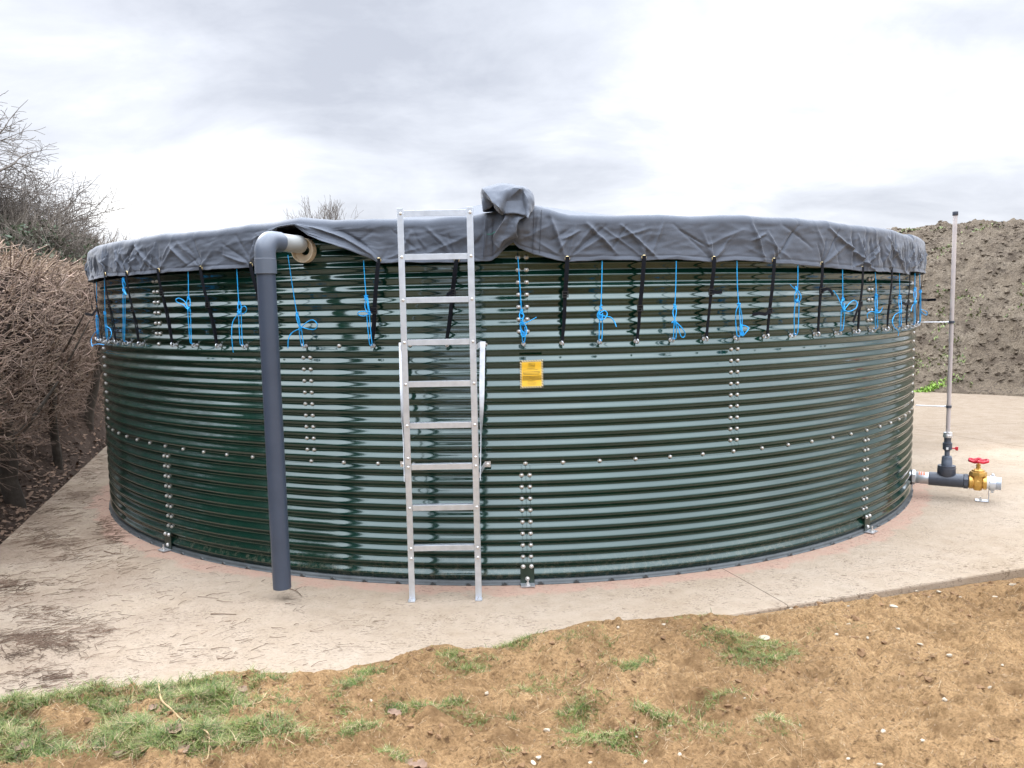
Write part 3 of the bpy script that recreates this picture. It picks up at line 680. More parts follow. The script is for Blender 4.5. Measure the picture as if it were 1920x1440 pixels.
def strap(i, ex, bx, by, label, tail=None):
    if ex in EYEP: a_, P = EYEP[ex]
    else: a_ = aidx(i); P = pol(a_, RC+.004, 2.055 if i < 0 else 1.985)
    am = (a_+aidx(i))/2; n_ = (math.sin(am), -math.cos(am), 0)
    top = Vector(P)+Vector(n_)*.004; bot = Vector(eye_pt(i)); B = cyl(bx, by, RC); t_ = (top.z-B[2])/(top.z-bot.z); Bq = top.lerp(bot, t_)
    root = empty('tie_strap', bot, label, 'strap', 'black straps holding the cover down')
    mb = MB(); tw = rnd.uniform(-.003, .003)
    ribbon(mb, [top+Vector((0, 0, .012)), top]+[top.lerp(Bq, k/5)+Vector(n_)*(.006*math.sin(k/5*math.pi)+tw*(k % 2)*.3) for k in range(1, 6)], n_, .026)
    mb.build('webbing', STRAP, root, smooth=False)
    mb = MB(); wl = [.024, .02, .017, .016, .018, .02]
    ribbon(mb, [Bq.lerp(bot, k/5)+Vector(n_)*.003 for k in range(6)], n_, wl)
    ribbon(mb, [Bq.lerp(bot, k/5)+Vector(n_)*(-.008*math.sin(k/5*math.pi))+Vector((math.cos(am), math.sin(am), 0))*.007*math.sin(k/5*math.pi) for k in range(6)], n_, .018)
    mb.build('lower_loop', STRAP, root, smooth=False)
    mb = MB(); rot = Matrix.Rotation(am, 3, 'Z'); c = Bq+Vector(n_)*.006; t2 = Vector((math.cos(am), math.sin(am), 0))
    for dz in (-.016, 0, .016): mb.box(c+Vector((0, 0, dz)), (.036, .008, .006), rot)
    for s_ in (-1, 1): mb.box(c+t2*s_*.0165, (.006, .009, .04), rot)
    mb.build('buckle', PLAST, root)
    if tail:
        mb = MB(); q = [Vector(cyl(x, y, RC+.012)) for x, y in tail]; q = [Bq+Vector(n_)*.01]+q
        ribbon(mb, q, n_, .022); mb.build('loose_tail', STRAP, root, smooth=False)
def C4(x, y): return (1280+x/3, 380+y/3)
def C3(x, y): return (900+x/3, 330+y/3)
def C2(x, y): return (440+x/3, 330+y/3)
def C1(x, y): return (x/3, 200+y/3)
strap(-19, 0, 179, 575, 'black strap at the tank edge nearest the hedge')
strap(-17, 0, 187, 580, 'black strap second in from the hedge, with a stray tail', [C1(520, 1172), C1(480, 1165)])
strap(-15, 200, 205, 573, 'black strap just right of the blue rope with the drooping tail by the hedge')
strap(-13, 241, 247, 580, 'black strap directly right of the blue rope without a bow')
strap(-11, 299, 302, 550, 'black strap leaning right over the bolted seam left of the grey pipe')
strap(-9, 377, 387, 572, 'black strap between two blue ropes with bows, left of the grey pipe')
strap(-7, 474, 486, 558, 'black strap slanting down to vanish behind the grey pipe')
strap(-4, 712, 700, 582, 'black strap left of the ladder sharing its ring with a blue rope', [C2(740, 745), C2(735, 755)])
strap(-2, 857, 846, 548, 'black strap seen between the two ladder rails', [C2(1200, 665), C2(1198, 680)])
strap(1, 1063, 1058, 552, 'black strap first to the right of the yellow sign and the bunched cloth')
strap(3, 1205, 1196, 578, 'black strap with a low buckle, second right of the yellow sign')
strap(5, 1337, 1333, 547, 'black strap above the right bolted seam with a short tail sticking right', [C3(1335, 655), C3(1362, 652)])
strap(7, 1450, 1442, 583, 'black strap with a tail sticking left below its middle', [C4(465, 628), C4(430, 622), C4(392, 630)])
strap(9, 1543, 1545, 545, 'black strap with a curled tail arching right near the right edge', [C4(812, 484), C4(830, 492), C4(846, 520)])
strap(11, 1618, 1613, 570, 'black strap with a wide tail hanging down left near the right edge', [C4(985, 600), C4(970, 640), C4(958, 672)])
strap(13, 1673, 1672, 567, 'black strap between two blue ropes with curled tails at the right edge')
strap(15, 1708, 1705, 567, 'black strap third from the tank edge beside the hill', [C4(1255, 572), C4(1235, 562)])
strap(17, 0, 1723, 562, 'black strap at the tank edge beside the hill, tail sticking out right', [C4(1375, 548), C4(1425, 545)])

def smooth_poly(pts, k=6):
    pts = [np.array(p, float) for p in pts]; out_ = []
    for i in range(len(pts)-1):
        p0, p1, p2, p3 = pts[max(i-1, 0)], pts[i], pts[i+1], pts[min(i+2, len(pts)-1)]
        for j in range(k):
            t_ = j/k; out_.append(.5*((2*p1)+(-p0+p2)*t_+(2*p0-5*p1+4*p2-p3)*t_*t_+(-p0+3*p1-3*p2+p3)*t_**3))
    return out_+[pts[-1]]
def rope(i, cf, lines, knot, label):
    """lines: traced strands, each laid in front of the wall with its own depth"""
    mb = MB(); Pb = eye_pt(i)
    for k, ln in enumerate(lines):
        q = []; dep = .0 if k == 0 else .006+.005*k
        for j, (x, y) in enumerate(ln):
            P_ = cyl(*cf(x, y), RC-.005+dep+(.010*math.sin(j*1.7+k) if k else 0)); q.append(P_)
        if cf(*ln[-1])[1] > 600 and k in TWIN: q.append(Pb+np.array([0, 0, 0.]))
        mb.tube(smooth_poly(q, 6), .0031, 6)
    for (x, y, s_) in knot:                                        # knots: short turns of rope
        c = Vector(cyl(*cf(x, y), RC+.006)); a_ = ang(c); o_ = Vector((math.sin(a_), -math.cos(a_), 0)); t_ = Vector((math.cos(a_), math.sin(a_), 0))
        for q in range(3):
            ax = (t_*rnd.uniform(-1, 1)+Vector((0, 0, 1))+o_*rnd.uniform(-.3, .3)).normalized()
            mb.torus(c+Vector((0, 0, (q-1)*.005*s_)), ax, .0055*s_, .0031, 12, 6)
    o = mb.build('tie_rope', ROPE, base=Pb); tag(o, label, 'rope', 'blue ropes tying the cover down'); return o
TWIN = (1, 2)
rope(-18, C1, [[(543, 985), (545, 1180), (550, 1280)], [(540, 1190), (546, 1290)], [(552, 1190), (556, 1290)], [(545, 1260), (520, 1290), (513, 1320), (520, 1350)], [(515, 1345), (550, 1335), (585, 1340)]], [(545, 1180, 1.2), (552, 1262, 1.2)], 'blue rope nearest the hedge with loose ends trailing at the bottom')
rope(-16, C1, [[(588, 965), (589, 1080), (591, 1160)], [(588, 1165), (592, 1235), (600, 1305)], [(594, 1165), (600, 1240), (606, 1300)], [(598, 1235), (620, 1250), (627, 1280), (616, 1305)]], [(590, 1160, 1.5), (598, 1236, 1.4)], 'blue rope near the hedge with one tail drooping beside its ring')
rope(-14, C1, [[(698, 955), (697, 1010), (697, 1060)], [(692, 1050), (693, 1200), (694, 1310)], [(704, 1050), (703, 1200), (701, 1310)], [(690, 970), (706, 1000), (690, 1030), (712, 1058), (698, 1030), (688, 985)]], [(694, 975, 1.6), (698, 1030, 1.5)], 'blue rope without a bow, coiled high up under the cover hem')
rope(-10, C1, [[(1058, 925), (1060, 1010), (1060, 1075)], [(1056, 1140), (1062, 1240), (1070, 1325)], [(1071, 1140), (1074, 1240), (1077, 1325)], [(1060, 1145), (1030, 1115), (997, 1100), (990, 1084), (1010, 1078), (1040, 1097), (1062, 1135)], [(1058, 1075), (1050, 1100), (1056, 1140), (1070, 1120), (1068, 1080)]], [(1060, 1075, 1.3), (1062, 1138, 1.6)], 'blue rope with one bow loop pointing left, left of the grey pipe')
rope(-8, C1, [[(1332, 912), (1337, 1010), (1343, 1100)], [(1342, 1165), (1346, 1250), (1352, 1335)], [(1356, 1110), (1359, 1240), (1364, 1335)], [(1340, 1162), (1370, 1165), (1388, 1142), (1375, 1122), (1350, 1140), (1335, 1168)], [(1335, 1170), (1310, 1210), (1303, 1270), (1307, 1340), (1312, 1382)], [(1342, 1100), (1338, 1130), (1348, 1160), (1358, 1130), (1350, 1100)]], [(1345, 1105, 1.4), (1343, 1160, 1.5)], 'blue rope with a bow loop and a long tail down its left side')
rope(-6, C2, [[(300, 445), (325, 620), (350, 775), (366, 855)], [(362, 860), (368, 910), (376, 955)], [(376, 860), (382, 910), (388, 955)], [(368, 855), (410, 820), (440, 810), (464, 832), (455, 860), (420, 862), (375, 850)], [(365, 860), (325, 880), (303, 915), (300, 970)], [(350, 778), (348, 800), (362, 845)], [(352, 780), (362, 805), (370, 850)]], [(351, 778, 1.5), (368, 857, 1.8)], 'slanting blue rope with a big bow loop just right of the grey pipe')
rope(-4, C2, [[(725, 475), (733, 600), (740, 685)], [(743, 780), (750, 870), (760, 948)], [(757, 775), (765, 870), (773, 948)], [(760, 775), (725, 788), (695, 780), (698, 766), (730, 762), (757, 772)], [(738, 690), (733, 735), (745, 765)], [(750, 690), (754, 735), (760, 770)], [(744, 685), (748, 730), (752, 760)]], [(740, 683, 2.0), (758, 772, 1.4)], 'blue rope tangled with a black strap left of the ladder')
rope(0, C3, [[(213, 455), (226, 640), (233, 765)], [(224, 830), (234, 880), (240, 935)], [(252, 850), (254, 900), (250, 935)], [(240, 832), (280, 815), (318, 795)], [(233, 762), (222, 778), (228, 802), (246, 792), (238, 765)], [(226, 850), (236, 900), (258, 895), (262, 855), (238, 820), (224, 800)], [(244, 790), (238, 815), (228, 840), (236, 870), (250, 880)]], [(233, 765, 1.7), (236, 828, 1.8), (245, 890, 1.4)], 'blue rope hanging from the bunched cloth above the yellow sign')
rope(2, C3, [[(687, 475), (685, 600), (680, 738)], [(672, 810), (671, 870), (670, 925)], [(688, 800), (688, 870), (684, 925)], [(682, 740), (660, 780), (672, 808), (700, 803), (716, 776), (700, 757), (672, 775), (690, 786), (735, 795), (756, 820), (767, 848)], [(676, 740), (668, 790), (684, 812), (690, 770)]], [(680, 738, 1.7), (682, 790, 1.8)], 'blue rope with a small loop and a tail drooping right, right of the sign')
rope(4, C3, [[(1104, 478), (1101, 620), (1096, 735)], [(1092, 830), (1089, 880), (1087, 915)], [(1105, 830), (1104, 880), (1100, 915)], [(1078, 826), (1092, 815), (1112, 830), (1140, 860), (1154, 888), (1146, 906), (1130, 900), (1112, 842)], [(1095, 738), (1085, 765), (1092, 800), (1102, 828)], [(1100, 738), (1104, 765), (1092, 825)]], [(1096, 736, 1.8), (1096, 828, 1.7)], 'blue rope with a long loop hanging down right, second right of the sign')
rope(6, C4, [[(305, 322), (307, 450), (315, 575)], [(314, 578), (300, 615), (299, 680), (306, 748)], [(320, 578), (333, 640), (332, 710), (320, 752)], [(325, 690), (350, 692), (371, 706), (356, 730), (335, 750), (320, 720), (340, 700)], [(318, 580), (322, 650), (328, 720)], [(326, 680), (336, 720), (345, 745), (322, 740)]], [(316, 575, 1.7), (328, 700, 1.6), (335, 735, 1.4)], 'blue rope with a tall oval loop and a knot low by its ring')
rope(8, C4, [[(648, 345), (648, 420), (646, 490)], [(633, 558), (627, 640), (628, 735)], [(655, 555), (652, 640), (646, 735)], [(606, 462), (625, 480), (650, 497), (666, 530), (655, 556), (632, 560), (630, 522), (640, 490), (636, 470)], [(640, 500), (650, 530), (642, 556)]], [(642, 550, 1.7), (640, 490, 1.3)], 'blue rope with its knot and loop high up, right half of the tank')
rope(10, C4, [[(899, 375), (900, 480), (902, 600)], [(893, 600), (890, 660), (888, 715)], [(911, 608), (908, 660), (900, 715)], [(848, 495), (866, 520), (882, 550), (903, 602)], [(903, 605), (940, 611), (975, 592), (981, 562), (960, 550), (930, 575), (908, 605)], [(902, 540), (892, 570), (905, 600), (912, 565)]], [(902, 545, 1.6), (906, 603, 1.6)], 'blue rope with a bow loop right and a tail rising left, near the right edge')
rope(12, C4, [[(1083, 390), (1087, 460), (1088, 525)], [(1083, 615), (1083, 660), (1084, 702)], [(1093, 610), (1095, 660), (1096, 702)], [(1126, 588), (1110, 615), (1088, 618), (1060, 612), (1040, 626), (1041, 650)], [(1084, 528), (1082, 570), (1086, 612)], [(1092, 528), (1094, 570), (1092, 612)]], [(1088, 523, 1.7), (1089, 612, 1.8)], 'blue rope with short ends curling out both sides near the right edge')
rope(14, C4, [[(1219, 380), (1220, 460), (1221, 530)], [(1221, 615), (1219, 660), (1217, 695)], [(1229, 610), (1230, 660), (1226, 695)], [(1225, 615), (1195, 630), (1180, 665), (1190, 700), (1213, 722), (1212, 748)], [(1217, 532), (1216, 570), (1222, 610)], [(1226, 532), (1230, 570), (1228, 612)]], [(1221, 530, 1.7), (1225, 612, 1.6)], 'blue rope with a long tail curving down left at the right edge')
rope(16, C4, [[(1307, 395), (1306, 440), (1306, 485)], [(1303, 560), (1302, 620), (1300, 680)], [(1309, 560), (1309, 620), (1306, 680)], [(1316, 555), (1292, 580), (1285, 612)], [(1304, 487), (1300, 520), (1308, 560)], [(1310, 487), (1313, 520), (1306, 560)]], [(1306, 486, 1.7), (1308, 560, 1.7)], 'blue rope second from the tank edge beside the hill')
rope(18, C4, [[(1333, 400), (1334, 450), (1337, 500)], [(1336, 505), (1334, 600), (1332, 672)], [(1340, 505), (1340, 600), (1336, 672)], [(1338, 600), (1356, 604), (1374, 616), (1372, 632), (1352, 624), (1338, 604)]], [(1337, 500, 1.6)], 'blue rope at the tank edge beside the hill with a loop outward')

# ------------------------------------------------------------------ ladder
LY = 4.775; LX0, LX1 = -.615, -.212; LZ = 2.345
lad = empty('ladder', ((LX0+LX1)/2, LY, 0), 'tall aluminium ladder standing upright against the green tank', 'ladder')
for s_, x in ((1, LX0), (-1, LX1)):
    mb = MB(); lean = .0
    mb.box((x+s_*.0, LY, LZ/2+.004), (.036, .004, LZ-.006)); mb.box((x-s_*.017, LY+.022, LZ/2+.004), (.004, .039, LZ-.006))
    st = mb.build('side_rail', ALU, lad, bevel=.0008)
    m2 = MB(); m2.box((x-s_*.002, LY-.012, .004), (.042, .05, .005)); m2.lathe([(0, .009), (.008, .009), (.009, .005), (.02, .005)], (x-s_*.002, LY-.022, .0065), (0, 0, 1), 6); m2.build('foot', GALV, st)
RZ = [2.315, 2.065, 1.815, 1.5665, 1.319, 1.071, .821, .571, .322]
for z in RZ:
    mb = MB(); w_ = LX1-LX0-.0375
    mb.box(((LX0+LX1)/2, LY+.004, z), (w_, .004, .034)); mb.box(((LX0+LX1)/2, LY+.0235, z+.0155), (w_, .035, .003))
    mb.build('rung', ALU, lad, bevel=.0006)
for x in (LX0, LX1):
    for z in RZ+[.875, .26]:
        mb = MB(); mb.lathe([(0, .0085), (.0025, .0085), (.005, .006), (.006, .002)], (x+.002, LY-.002, z), (0, -1, 0), 10); mb.build('rivet', BOLT, lad)
# stand-offs to the wall: a cranked tab high and low on each side and a twisted brace between
def flat(mb, pts, wd, th=.004, nrms=None):
    pts = [Vector(p) for p in pts]; vs_ = []; k = len(pts)
    for i, p in enumerate(pts):
        t_ = (pts[min(i+1, k-1)]-pts[max(i-1, 0)]).normalized(); n_ = Vector(nrms[i] if nrms else (0, -1, 0)); s_ = t_.cross(n_).normalized(); n_ = s_.cross(t_)
        vs_ += [p-s_*wd/2-n_*th/2, p+s_*wd/2-n_*th/2, p+s_*wd/2+n_*th/2, p-s_*wd/2+n_*th/2]
    fs = [(i*4+j, i*4+(j+1) % 4, (i+1)*4+(j+1) % 4, (i+1)*4+j) for i in range(k-1) for j in range(4)]+[(3, 2, 1, 0), tuple((k-1)*4+j for j in range(4))]
    mb.add(vs_, fs)
for s_, x in ((-1, LX0-.022), (1, LX1+.022)):
    for z in (1.535, .785):
        mb = MB(); wx = x+s_*(.03 if z > 1 else .045); wy = TD-math.sqrt(4.104**2-wx**2)-.006
        flat(mb, [(x, LY+.006, z-.02*(z < 1)), (x+s_*.002, LY+.05, z-.018*(z < 1)), (wx-s_*.022, wy-.03, z), (wx-s_*.018, wy-.004, z)], .032, .004, [(1, 0, 0)]*4)
        mb.box((wx, wy, z+.001), (.036, .004, .036)); mb.build('standoff_bracket', GALV, lad)
        m2 = MB(); m2.lathe([(0, .011), (.004, .011), (.006, .008), (.008, .003)], (wx, wy-.0015, z), (0, -1, 0), 8); m2.build('bracket_bolt', BOLT, lad)
    wx = x+s_*.03; wy = TD-math.sqrt(4.104**2-wx**2)-.012
    mb = MB(); q = []; nr = []
    for k in range(13):
        f = k/12; q.append((wx+(x+s_*.004-wx)*f, wy+(LY+.02-wy)*f, 1.555+(.73-1.555)*f)); tw_ = min(1, max(0, (f-.3)/.4))*math.pi/2
        nr.append((math.sin(tw_), -math.cos(tw_), 0))
    flat(mb, q, .032, .004, nr); mb.build('brace', GALV, lad)

# ------------------------------------------------------------------ inlet pipe
PA = R_(-19.5)+A0-.004; PC = pol(PA, TR+.41, 0); PO = np.array([math.sin(PA), -math.cos(PA), 0]); ZE = 2.205-.025
pipe = empty('inlet_pipe', (PC[0], PC[1], .075), 'thick grey plastic pipe running down the tank front from an elbow', 'pipe')
mb = MB(); mb.tube([PC+np.array([.008*(1-t_), -.005*(1-t_), .075+(2.06-.075)*t_]) for t_ in np.linspace(0, 1, 8)], .055, 32)
mb.build('downpipe', PIPE, pipe)
mb = MB(); mb.lathe([(0, .0605), (.002, .0635), (.085, .0635), (.087, .0605)], PC+np.array([0, 0, 1.985]), (0, 0, 1), 32); mb.build('socket', PIPE2, pipe)
mb = MB(); RB = .075
q = [PC+np.array([0, 0, 2.068])]+[PC+np.array([0, 0, ZE-RB])-PO*RB*(1-math.cos(t_))+np.array([0, 0, RB*math.sin(t_)]) for t_ in np.linspace(0, math.pi/2, 12)]+[PC-PO*(RB+.075)+np.array([0, 0, ZE])]
mb.tube(q, [.0615]*len(q), 32); mb.torus(PC+np.array([0, 0, 2.073]), (0, 0, 1), .0605, .003, 32, 6); mb.build('elbow', PIPE2, pipe)
mb = MB(); mb.lathe([(0, .055), (.24, .055)], PC-PO*(RB+.06)+np.array([0, 0, ZE]), -PO, 32); mb.build('wall_stub', PALE, pipe)
wc = pol(PA+.004, RM+.006, ZE-.036)
mb = MB(); n = 36; vs_ = []
ax = Vector(PO); e1 = Vector((math.cos(PA), math.sin(PA), 0)); e2 = Vector((0, 0, 1))
for (d_, r_) in ((0, .078), (.045, .078), (.045, .075), (.012, .075), (.008, .03)):
    for j in range(n): vs_.append(Vector(wc)+ax*d_+(e1*math.cos(2*math.pi*j/n)+e2*math.sin(2*math.pi*j/n))*r_)
mb.add(vs_, [(i*n+j, i*n+(j+1) % n, (i+1)*n+(j+1) % n, (i+1)*n+j) for i in range(4) for j in range(n)]); mb.build('wall_sleeve', CREAM, pipe)

# ------------------------------------------------------------------ warning sign
sa = ang(cyl(996.5, 701, RM)); sz = cyl(996.5, 701, RM)[2]; SW, SH = .142, .172
SIGNY = mat('sign_yellow', (.80, .48, .035), .4, 0, None, (30, .05)); SIGNB = mat('sign_black', (.018, .014, .012), .5); SIGNW = mat('sign_pale', (.8, .68, .42), .45)
sign = empty('warning_sign', pol(sa, RM+.014, sz-SH/2), 'small yellow warning sign with a striped border on the tank wall', 'sign')
srot = math.sin
def sp_at(u, w_, lift=0.):
    a_ = sa+(u)/RM; wob = .0022*math.sin(2*math.pi*(sz+w_-Z1)/PITCH-1.2)
    return pol(a_, RM+AMP+.0045+wob+lift, sz+w_+u*.02)
us_ = np.linspace(-SW/2, SW/2, 9); ws_ = np.linspace(-SH/2, SH/2, 31)
v = np.array([sp_at(u, w_) for w_ in ws_ for u in us_]+[sp_at(u, w_, -.002) for w_ in ws_ for u in us_])
gf = grid_faces(31, 9); np_mesh('sign_panel', v, np.concatenate([gf, gf[:, ::-1]+31*9]), SIGNY, sign)
def patch(mb, poly, lift, mi=0, nsub=4):
    """thin quad on the sign, cut into strips so that it follows the bend"""
    (u0, w0), (u1, w1), (u2, w2), (u3, w3) = poly; vs_ = []
    for k in range(nsub+1):
        f = k/nsub; vs_ += [sp_at(u0+(u3-u0)*f, w0+(w3-w0)*f, lift), sp_at(u1+(u2-u1)*f, w1+(w2-w1)*f, lift)]
    mb.add(vs_, [(2*k, 2*k+1, 2*k+3, 2*k+2) for k in range(nsub)], mi)
mb = MB(); bw = .0105; hw, hh = SW/2, SH/2
nst = 9
for k in range(nst):
    for e in range(2):
        u0 = -hw+SW*k/nst; s_ = SW/nst
        if e: patch(mb, [(u0+s_*.05, hh), (u0+s_*.5, hh), (u0+s_*1.1, hh-bw), (u0+s_*.65, hh-bw)], .0006)
        else: patch(mb, [(u0-s_*.1+s_*.15, -hh+bw), (u0+s_*.35+s_*.15, -hh+bw), (u0+s_*.9, -hh), (u0+s_*.45, -hh)], .0006)
nst = 11
for k in range(nst):
    for sgn in (-1, 1):
        w0 = hh-SH*k/nst; s_ = SH/nst; ul, ur = (-hw, -hw+bw) if sgn < 0 else (hw-bw, hw)
        patch(mb, [(ul, w0-s_*.1), (ur, w0-s_*.5), (ur, w0-s_*.95), (ul, w0-s_*.55)], .0006, nsub=3)
mb.build('hazard_stripes', SIGNB, sign, smooth=False)
mb = MB()
for k in range(9):
    u0 = -hw+SW*k/9; s_ = SW/9
    patch(mb, [(u0+s_*.55, hh), (min(hw, u0+s_*1.0), hh), (min(hw, u0+s_*1.6), hh-bw), (min(hw, u0+s_*1.15), hh-bw)], .0005)
    patch(mb, [(u0+s_*.55, -hh+bw), (u0+s_*.98, -hh+bw), (min(hw, u0+s_*1.4), -hh), (u0+s_*.95, -hh)], .0005)
for k in range(11):
    for sgn in (-1, 1):
        w0 = hh-SH*k/11; s_ = SH/11; ul, ur = (-hw, -hw+bw) if sgn < 0 else (hw-bw, hw)
        patch(mb, [(ul, w0-s_*.6), (ur, w0-s_*1.0), (ur, max(-hh, w0-s_*1.45)), (ul, max(-hh, w0-s_*1.05))], .0005, nsub=3)
mb.build('pale_stripes', SIGNW, sign, smooth=False)
# pictogram and text
def pxs(x, y): return ((x-652)/1440*80/300*.985, (725-y)/1440*80/300*.985)
def line_(mb, x0, y0, x1, y1, t_=5):
    (u0, w0), (u1, w1) = pxs(x0, y0), pxs(x1, y1); l = math.hypot(u1-u0, w1-w0)+1e-9; hx = t_/1440*80/300/2; nx, ny = -(w1-w0)/l*hx, (u1-u0)/l*hx
    patch(mb, [(u0-nx, w0-ny), (u0+nx, w0+ny), (u1+nx, w1+ny), (u1-nx, w1-ny)], .0008, nsub=3)
mb = MB()
for (a_, b_) in (((562, 350), (750, 350)), ((750, 350), (750, 475)), ((750, 475), (562, 475)), ((562, 475), (562, 350)), ((600, 365), (625, 400)), ((625, 400), (600, 430)), ((600, 430), (580, 400)), ((580, 400), (600, 365)), ((610, 415), (665, 440)), ((665, 440), (690, 400)), ((690, 400), (740, 430)), ((640, 380), (660, 420)), ((660, 420), (720, 455)), ((720, 455), (745, 440))):
    line_(mb, *a_, *b_, 9)
mb.build('pictogram', SIGNB, sign, smooth=False)
def text_part(txt, cxp, cyp, wpx, hpx, name='lettering'):
    cu = bpy.data.curves.new(name, 'FONT'); cu.body = txt; cu.align_x = 'CENTER'; cu.align_y = 'CENTER'; cu.resolution_u = 3
    to = bpy.data.objects.new(name, cu); C.collection.objects.link(to); bpy.context.view_layer.update()
    me = bpy.data.meshes.new_from_object(to.evaluated_get(bpy.context.evaluated_depsgraph_get()))
    bpy.data.objects.remove(to)
    co = np.array([q.co[:] for q in me.vertices]); ex = co[:, 0].max()-co[:, 0].min(); ey = co[:, 1].max()-co[:, 1].min()
    u0, w0 = pxs(cxp, cyp); k = 80/1440/300*.985
    new = np.array([sp_at(u0+(c[0]-co[:, 0].mean())/ex*wpx*k, w0+(c[1]-co[:, 1].mean())/ey*hpx*k, .0009) for c in co])-np.array(OFF[sign.name])
    me.vertices.foreach_set('co', new.astype(np.float32).ravel()); me.materials.clear(); me.materials.append(SIGNB); me.name = name; me.update()
    o = bpy.data.objects.new(name, me); C.collection.objects.link(o); o.parent = sign; return o
text_part('WARNING', 650, 527, 250, 34)
text_part('ANTI ALGAE COVER', 652, 580, 520, 34)
mb = MB(); r3 = random.Random(4)
for (y, x0, x1, t_) in ((645, 360, 950, 16), (690, 360, 945, 16), (735, 375, 930, 16), (800, 350, 965, 18), (840, 360, 960, 18), (880, 345, 970, 18), (920, 345, 970, 18), (962, 525, 775, 16), (1020, 475, 850, 9), (1052, 515, 815, 9), (1085, 540, 790, 9)):
    x = x0
    while x < x1-15:
        l = min(x1-x, r3.uniform(25, 110)); line_(mb, x, y, x+l, y, t_); x += l+16
mb.build('small_print', SIGNB, sign, smooth=False)

# ------------------------------------------------------------------ outlet with valve and sight tube
OA = R_(61.4); OD = np.array([math.sin(OA), -math.cos(OA), 0]); ZO = .165; K = .00064
O0 = pol(OA, 4.0975, ZO)
def oat(cx_): return O0+OD*((cx_-338)*K)
outl = empty('outlet_valve_assembly', (oat(770)[0], oat(770)[1], 0), 'outlet pipe with brass gate valve, grey tee and tall clear sight tube beside the tank', 'valve pipework')
def seg(name, m, prof_, n=24, parent=outl):
    mb = MB(); mb.lathe([((x-338)*K, r) for x, r in prof_], O0, OD, n); return mb.build(name, m, parent)
seg('rubber_gasket', PLAST, [(322, .068), (346, .068)])
seg('hex_nut', GALV, [(346, .064), (350, .067), (386, .067), (390, .064)], 6)
nip = seg('galvanised_nipple', GALV, [(388, .048), (400, .053), (560, .053)])
mb = MB()
for (x, wd) in ((430, 14), (455, 20), (485, 25)):
    mb.lathe([((x-338)*K, .0536), ((x+wd-338)*K, .0536)], O0, OD, 24)
v_ = np.array(mb.v); keep = [f for f in mb.f if len(f) == 4 and all(v_[q][2] > ZO+.03 for q in f)]; mb.f = keep; mb.m = [0]*len(keep); mb.build('orange_print', ORNG, nip)
tee = seg('tee_fitting', DPVC, [(553, .056), (556, .0605), (976, .0605), (980, .057)], 32)
BP = oat(770)
def vert(name, m, prof_, n=24, parent=outl, c=BP):
    mb = MB(); mb.lathe([((890-y)*K, r) for y, r in prof_], np.array([c[0], c[1], ZO]), (0, 0, 1), n); return mb.build(name, m, parent)
vert('tee_branch', DPVC, [(890, .03), (800, .0735), (722, .0735), (720, .0715), (690, .0715), (688, .06)], 32, tee)
vert('reducer', PIPE2, [(700, .043), (625, .043), (622, .0415), (575, .0415), (572, .038), (558, .036), (555, .021), (485, .021)], 24)
bv = vert('ball_valve', DPVC, [(490, .021), (468, .03), (466, .0375), (410, .0375), (405, .036), (404, .0385), (374, .0385), (370, .03), (345, .027), (343, .0285), (300, .0285)], 24)
mb = MB(); hz = ZO+(890-447)*K; side = Vector(OD); cc = Vector((BP[0], BP[1], hz))
mb.tube([cc+side*.035, cc+side*.05, cc+side*.062], .006, 8); mb.box(cc+side*.072+Vector((0, 0, .001)), (.024, .016, .026), Matrix.Rotation(OA-math.pi/2, 3, 'Z')); mb.box(cc+side*.073+Vector((0, 0, -.014)), (.018, .012, .008), Matrix.Rotation(OA-math.pi/2, 3, 'Z'))
mb.build('valve_lever', RED, bv, bevel=.002)
mb = MB(); vd = Vector((-BP[0], -BP[1], 0)).normalized(); mb.box(cc+vd*.0375, (.018, .003, .022), Matrix.Rotation(math.atan2(vd.y, vd.x)+math.pi/2, 3, 'Z')); mb.build('white_sticker', WHITEP, bv)
vert('union_nut', GALV, [(302, .034), (298, .0375), (262, .0375), (258, .035), (232, .035), (226, .026)], 12)
def clear_tube():
    m = bpy.data.materials.new('clear_tube'); m.use_nodes = True; t = m.node_tree; b = t.nodes['Principled BSDF']
    b.inputs['Base Color'].default_value = (.66, .61, .6, 1); b.inputs['Roughness'].default_value = .12
    tr = nd(t, 'ShaderNodeBsdfTransparent'); tr.inputs[0].default_value = (.9, .87, .85, 1); mx_ = nd(t, 'ShaderNodeMixShader'); mx_.inputs[0].default_value = .55
    t.links.new(tr.outputs[0], mx_.inputs[1]); t.links.new(b.outputs[0], mx_.inputs[2]); t.links.new(mx_.outputs[0], t.nodes['Material Output'].inputs[0]); return m
CLEAR = clear_tube(); MURK = mat('murky_water', (.36, .29, .26), .5, 0, None, (8, .25))
tub_b = np.array([BP[0], BP[1], ZO+(890-240)*K]); TT = 2.49
mb = MB(); tb = [(tub_b[0]-.006*t_, tub_b[1]-.004*t_, tub_b[2]+(TT-tub_b[2])*t_) for t_ in np.linspace(0, 1, 6)]; mb.tube(tb, .0178, 20); tube_o = mb.build('sight_tube', CLEAR, outl)
mb = MB(); mb.tube([(p_[0], p_[1], z) for p_, z in zip(tb[:5], np.linspace(tub_b[2]+.02, 1.68, 5))], .0142, 14); mb.build('water_column', MURK, tube_o)
mb = MB(); e_ = tb[-1]; mb.lathe([(-.03, .021), (-.028, .0225), (.0, .0225), (.004, .021)], e_, (0, 0, 1), 20); mb.build('tube_cap', DPVC, tube_o)
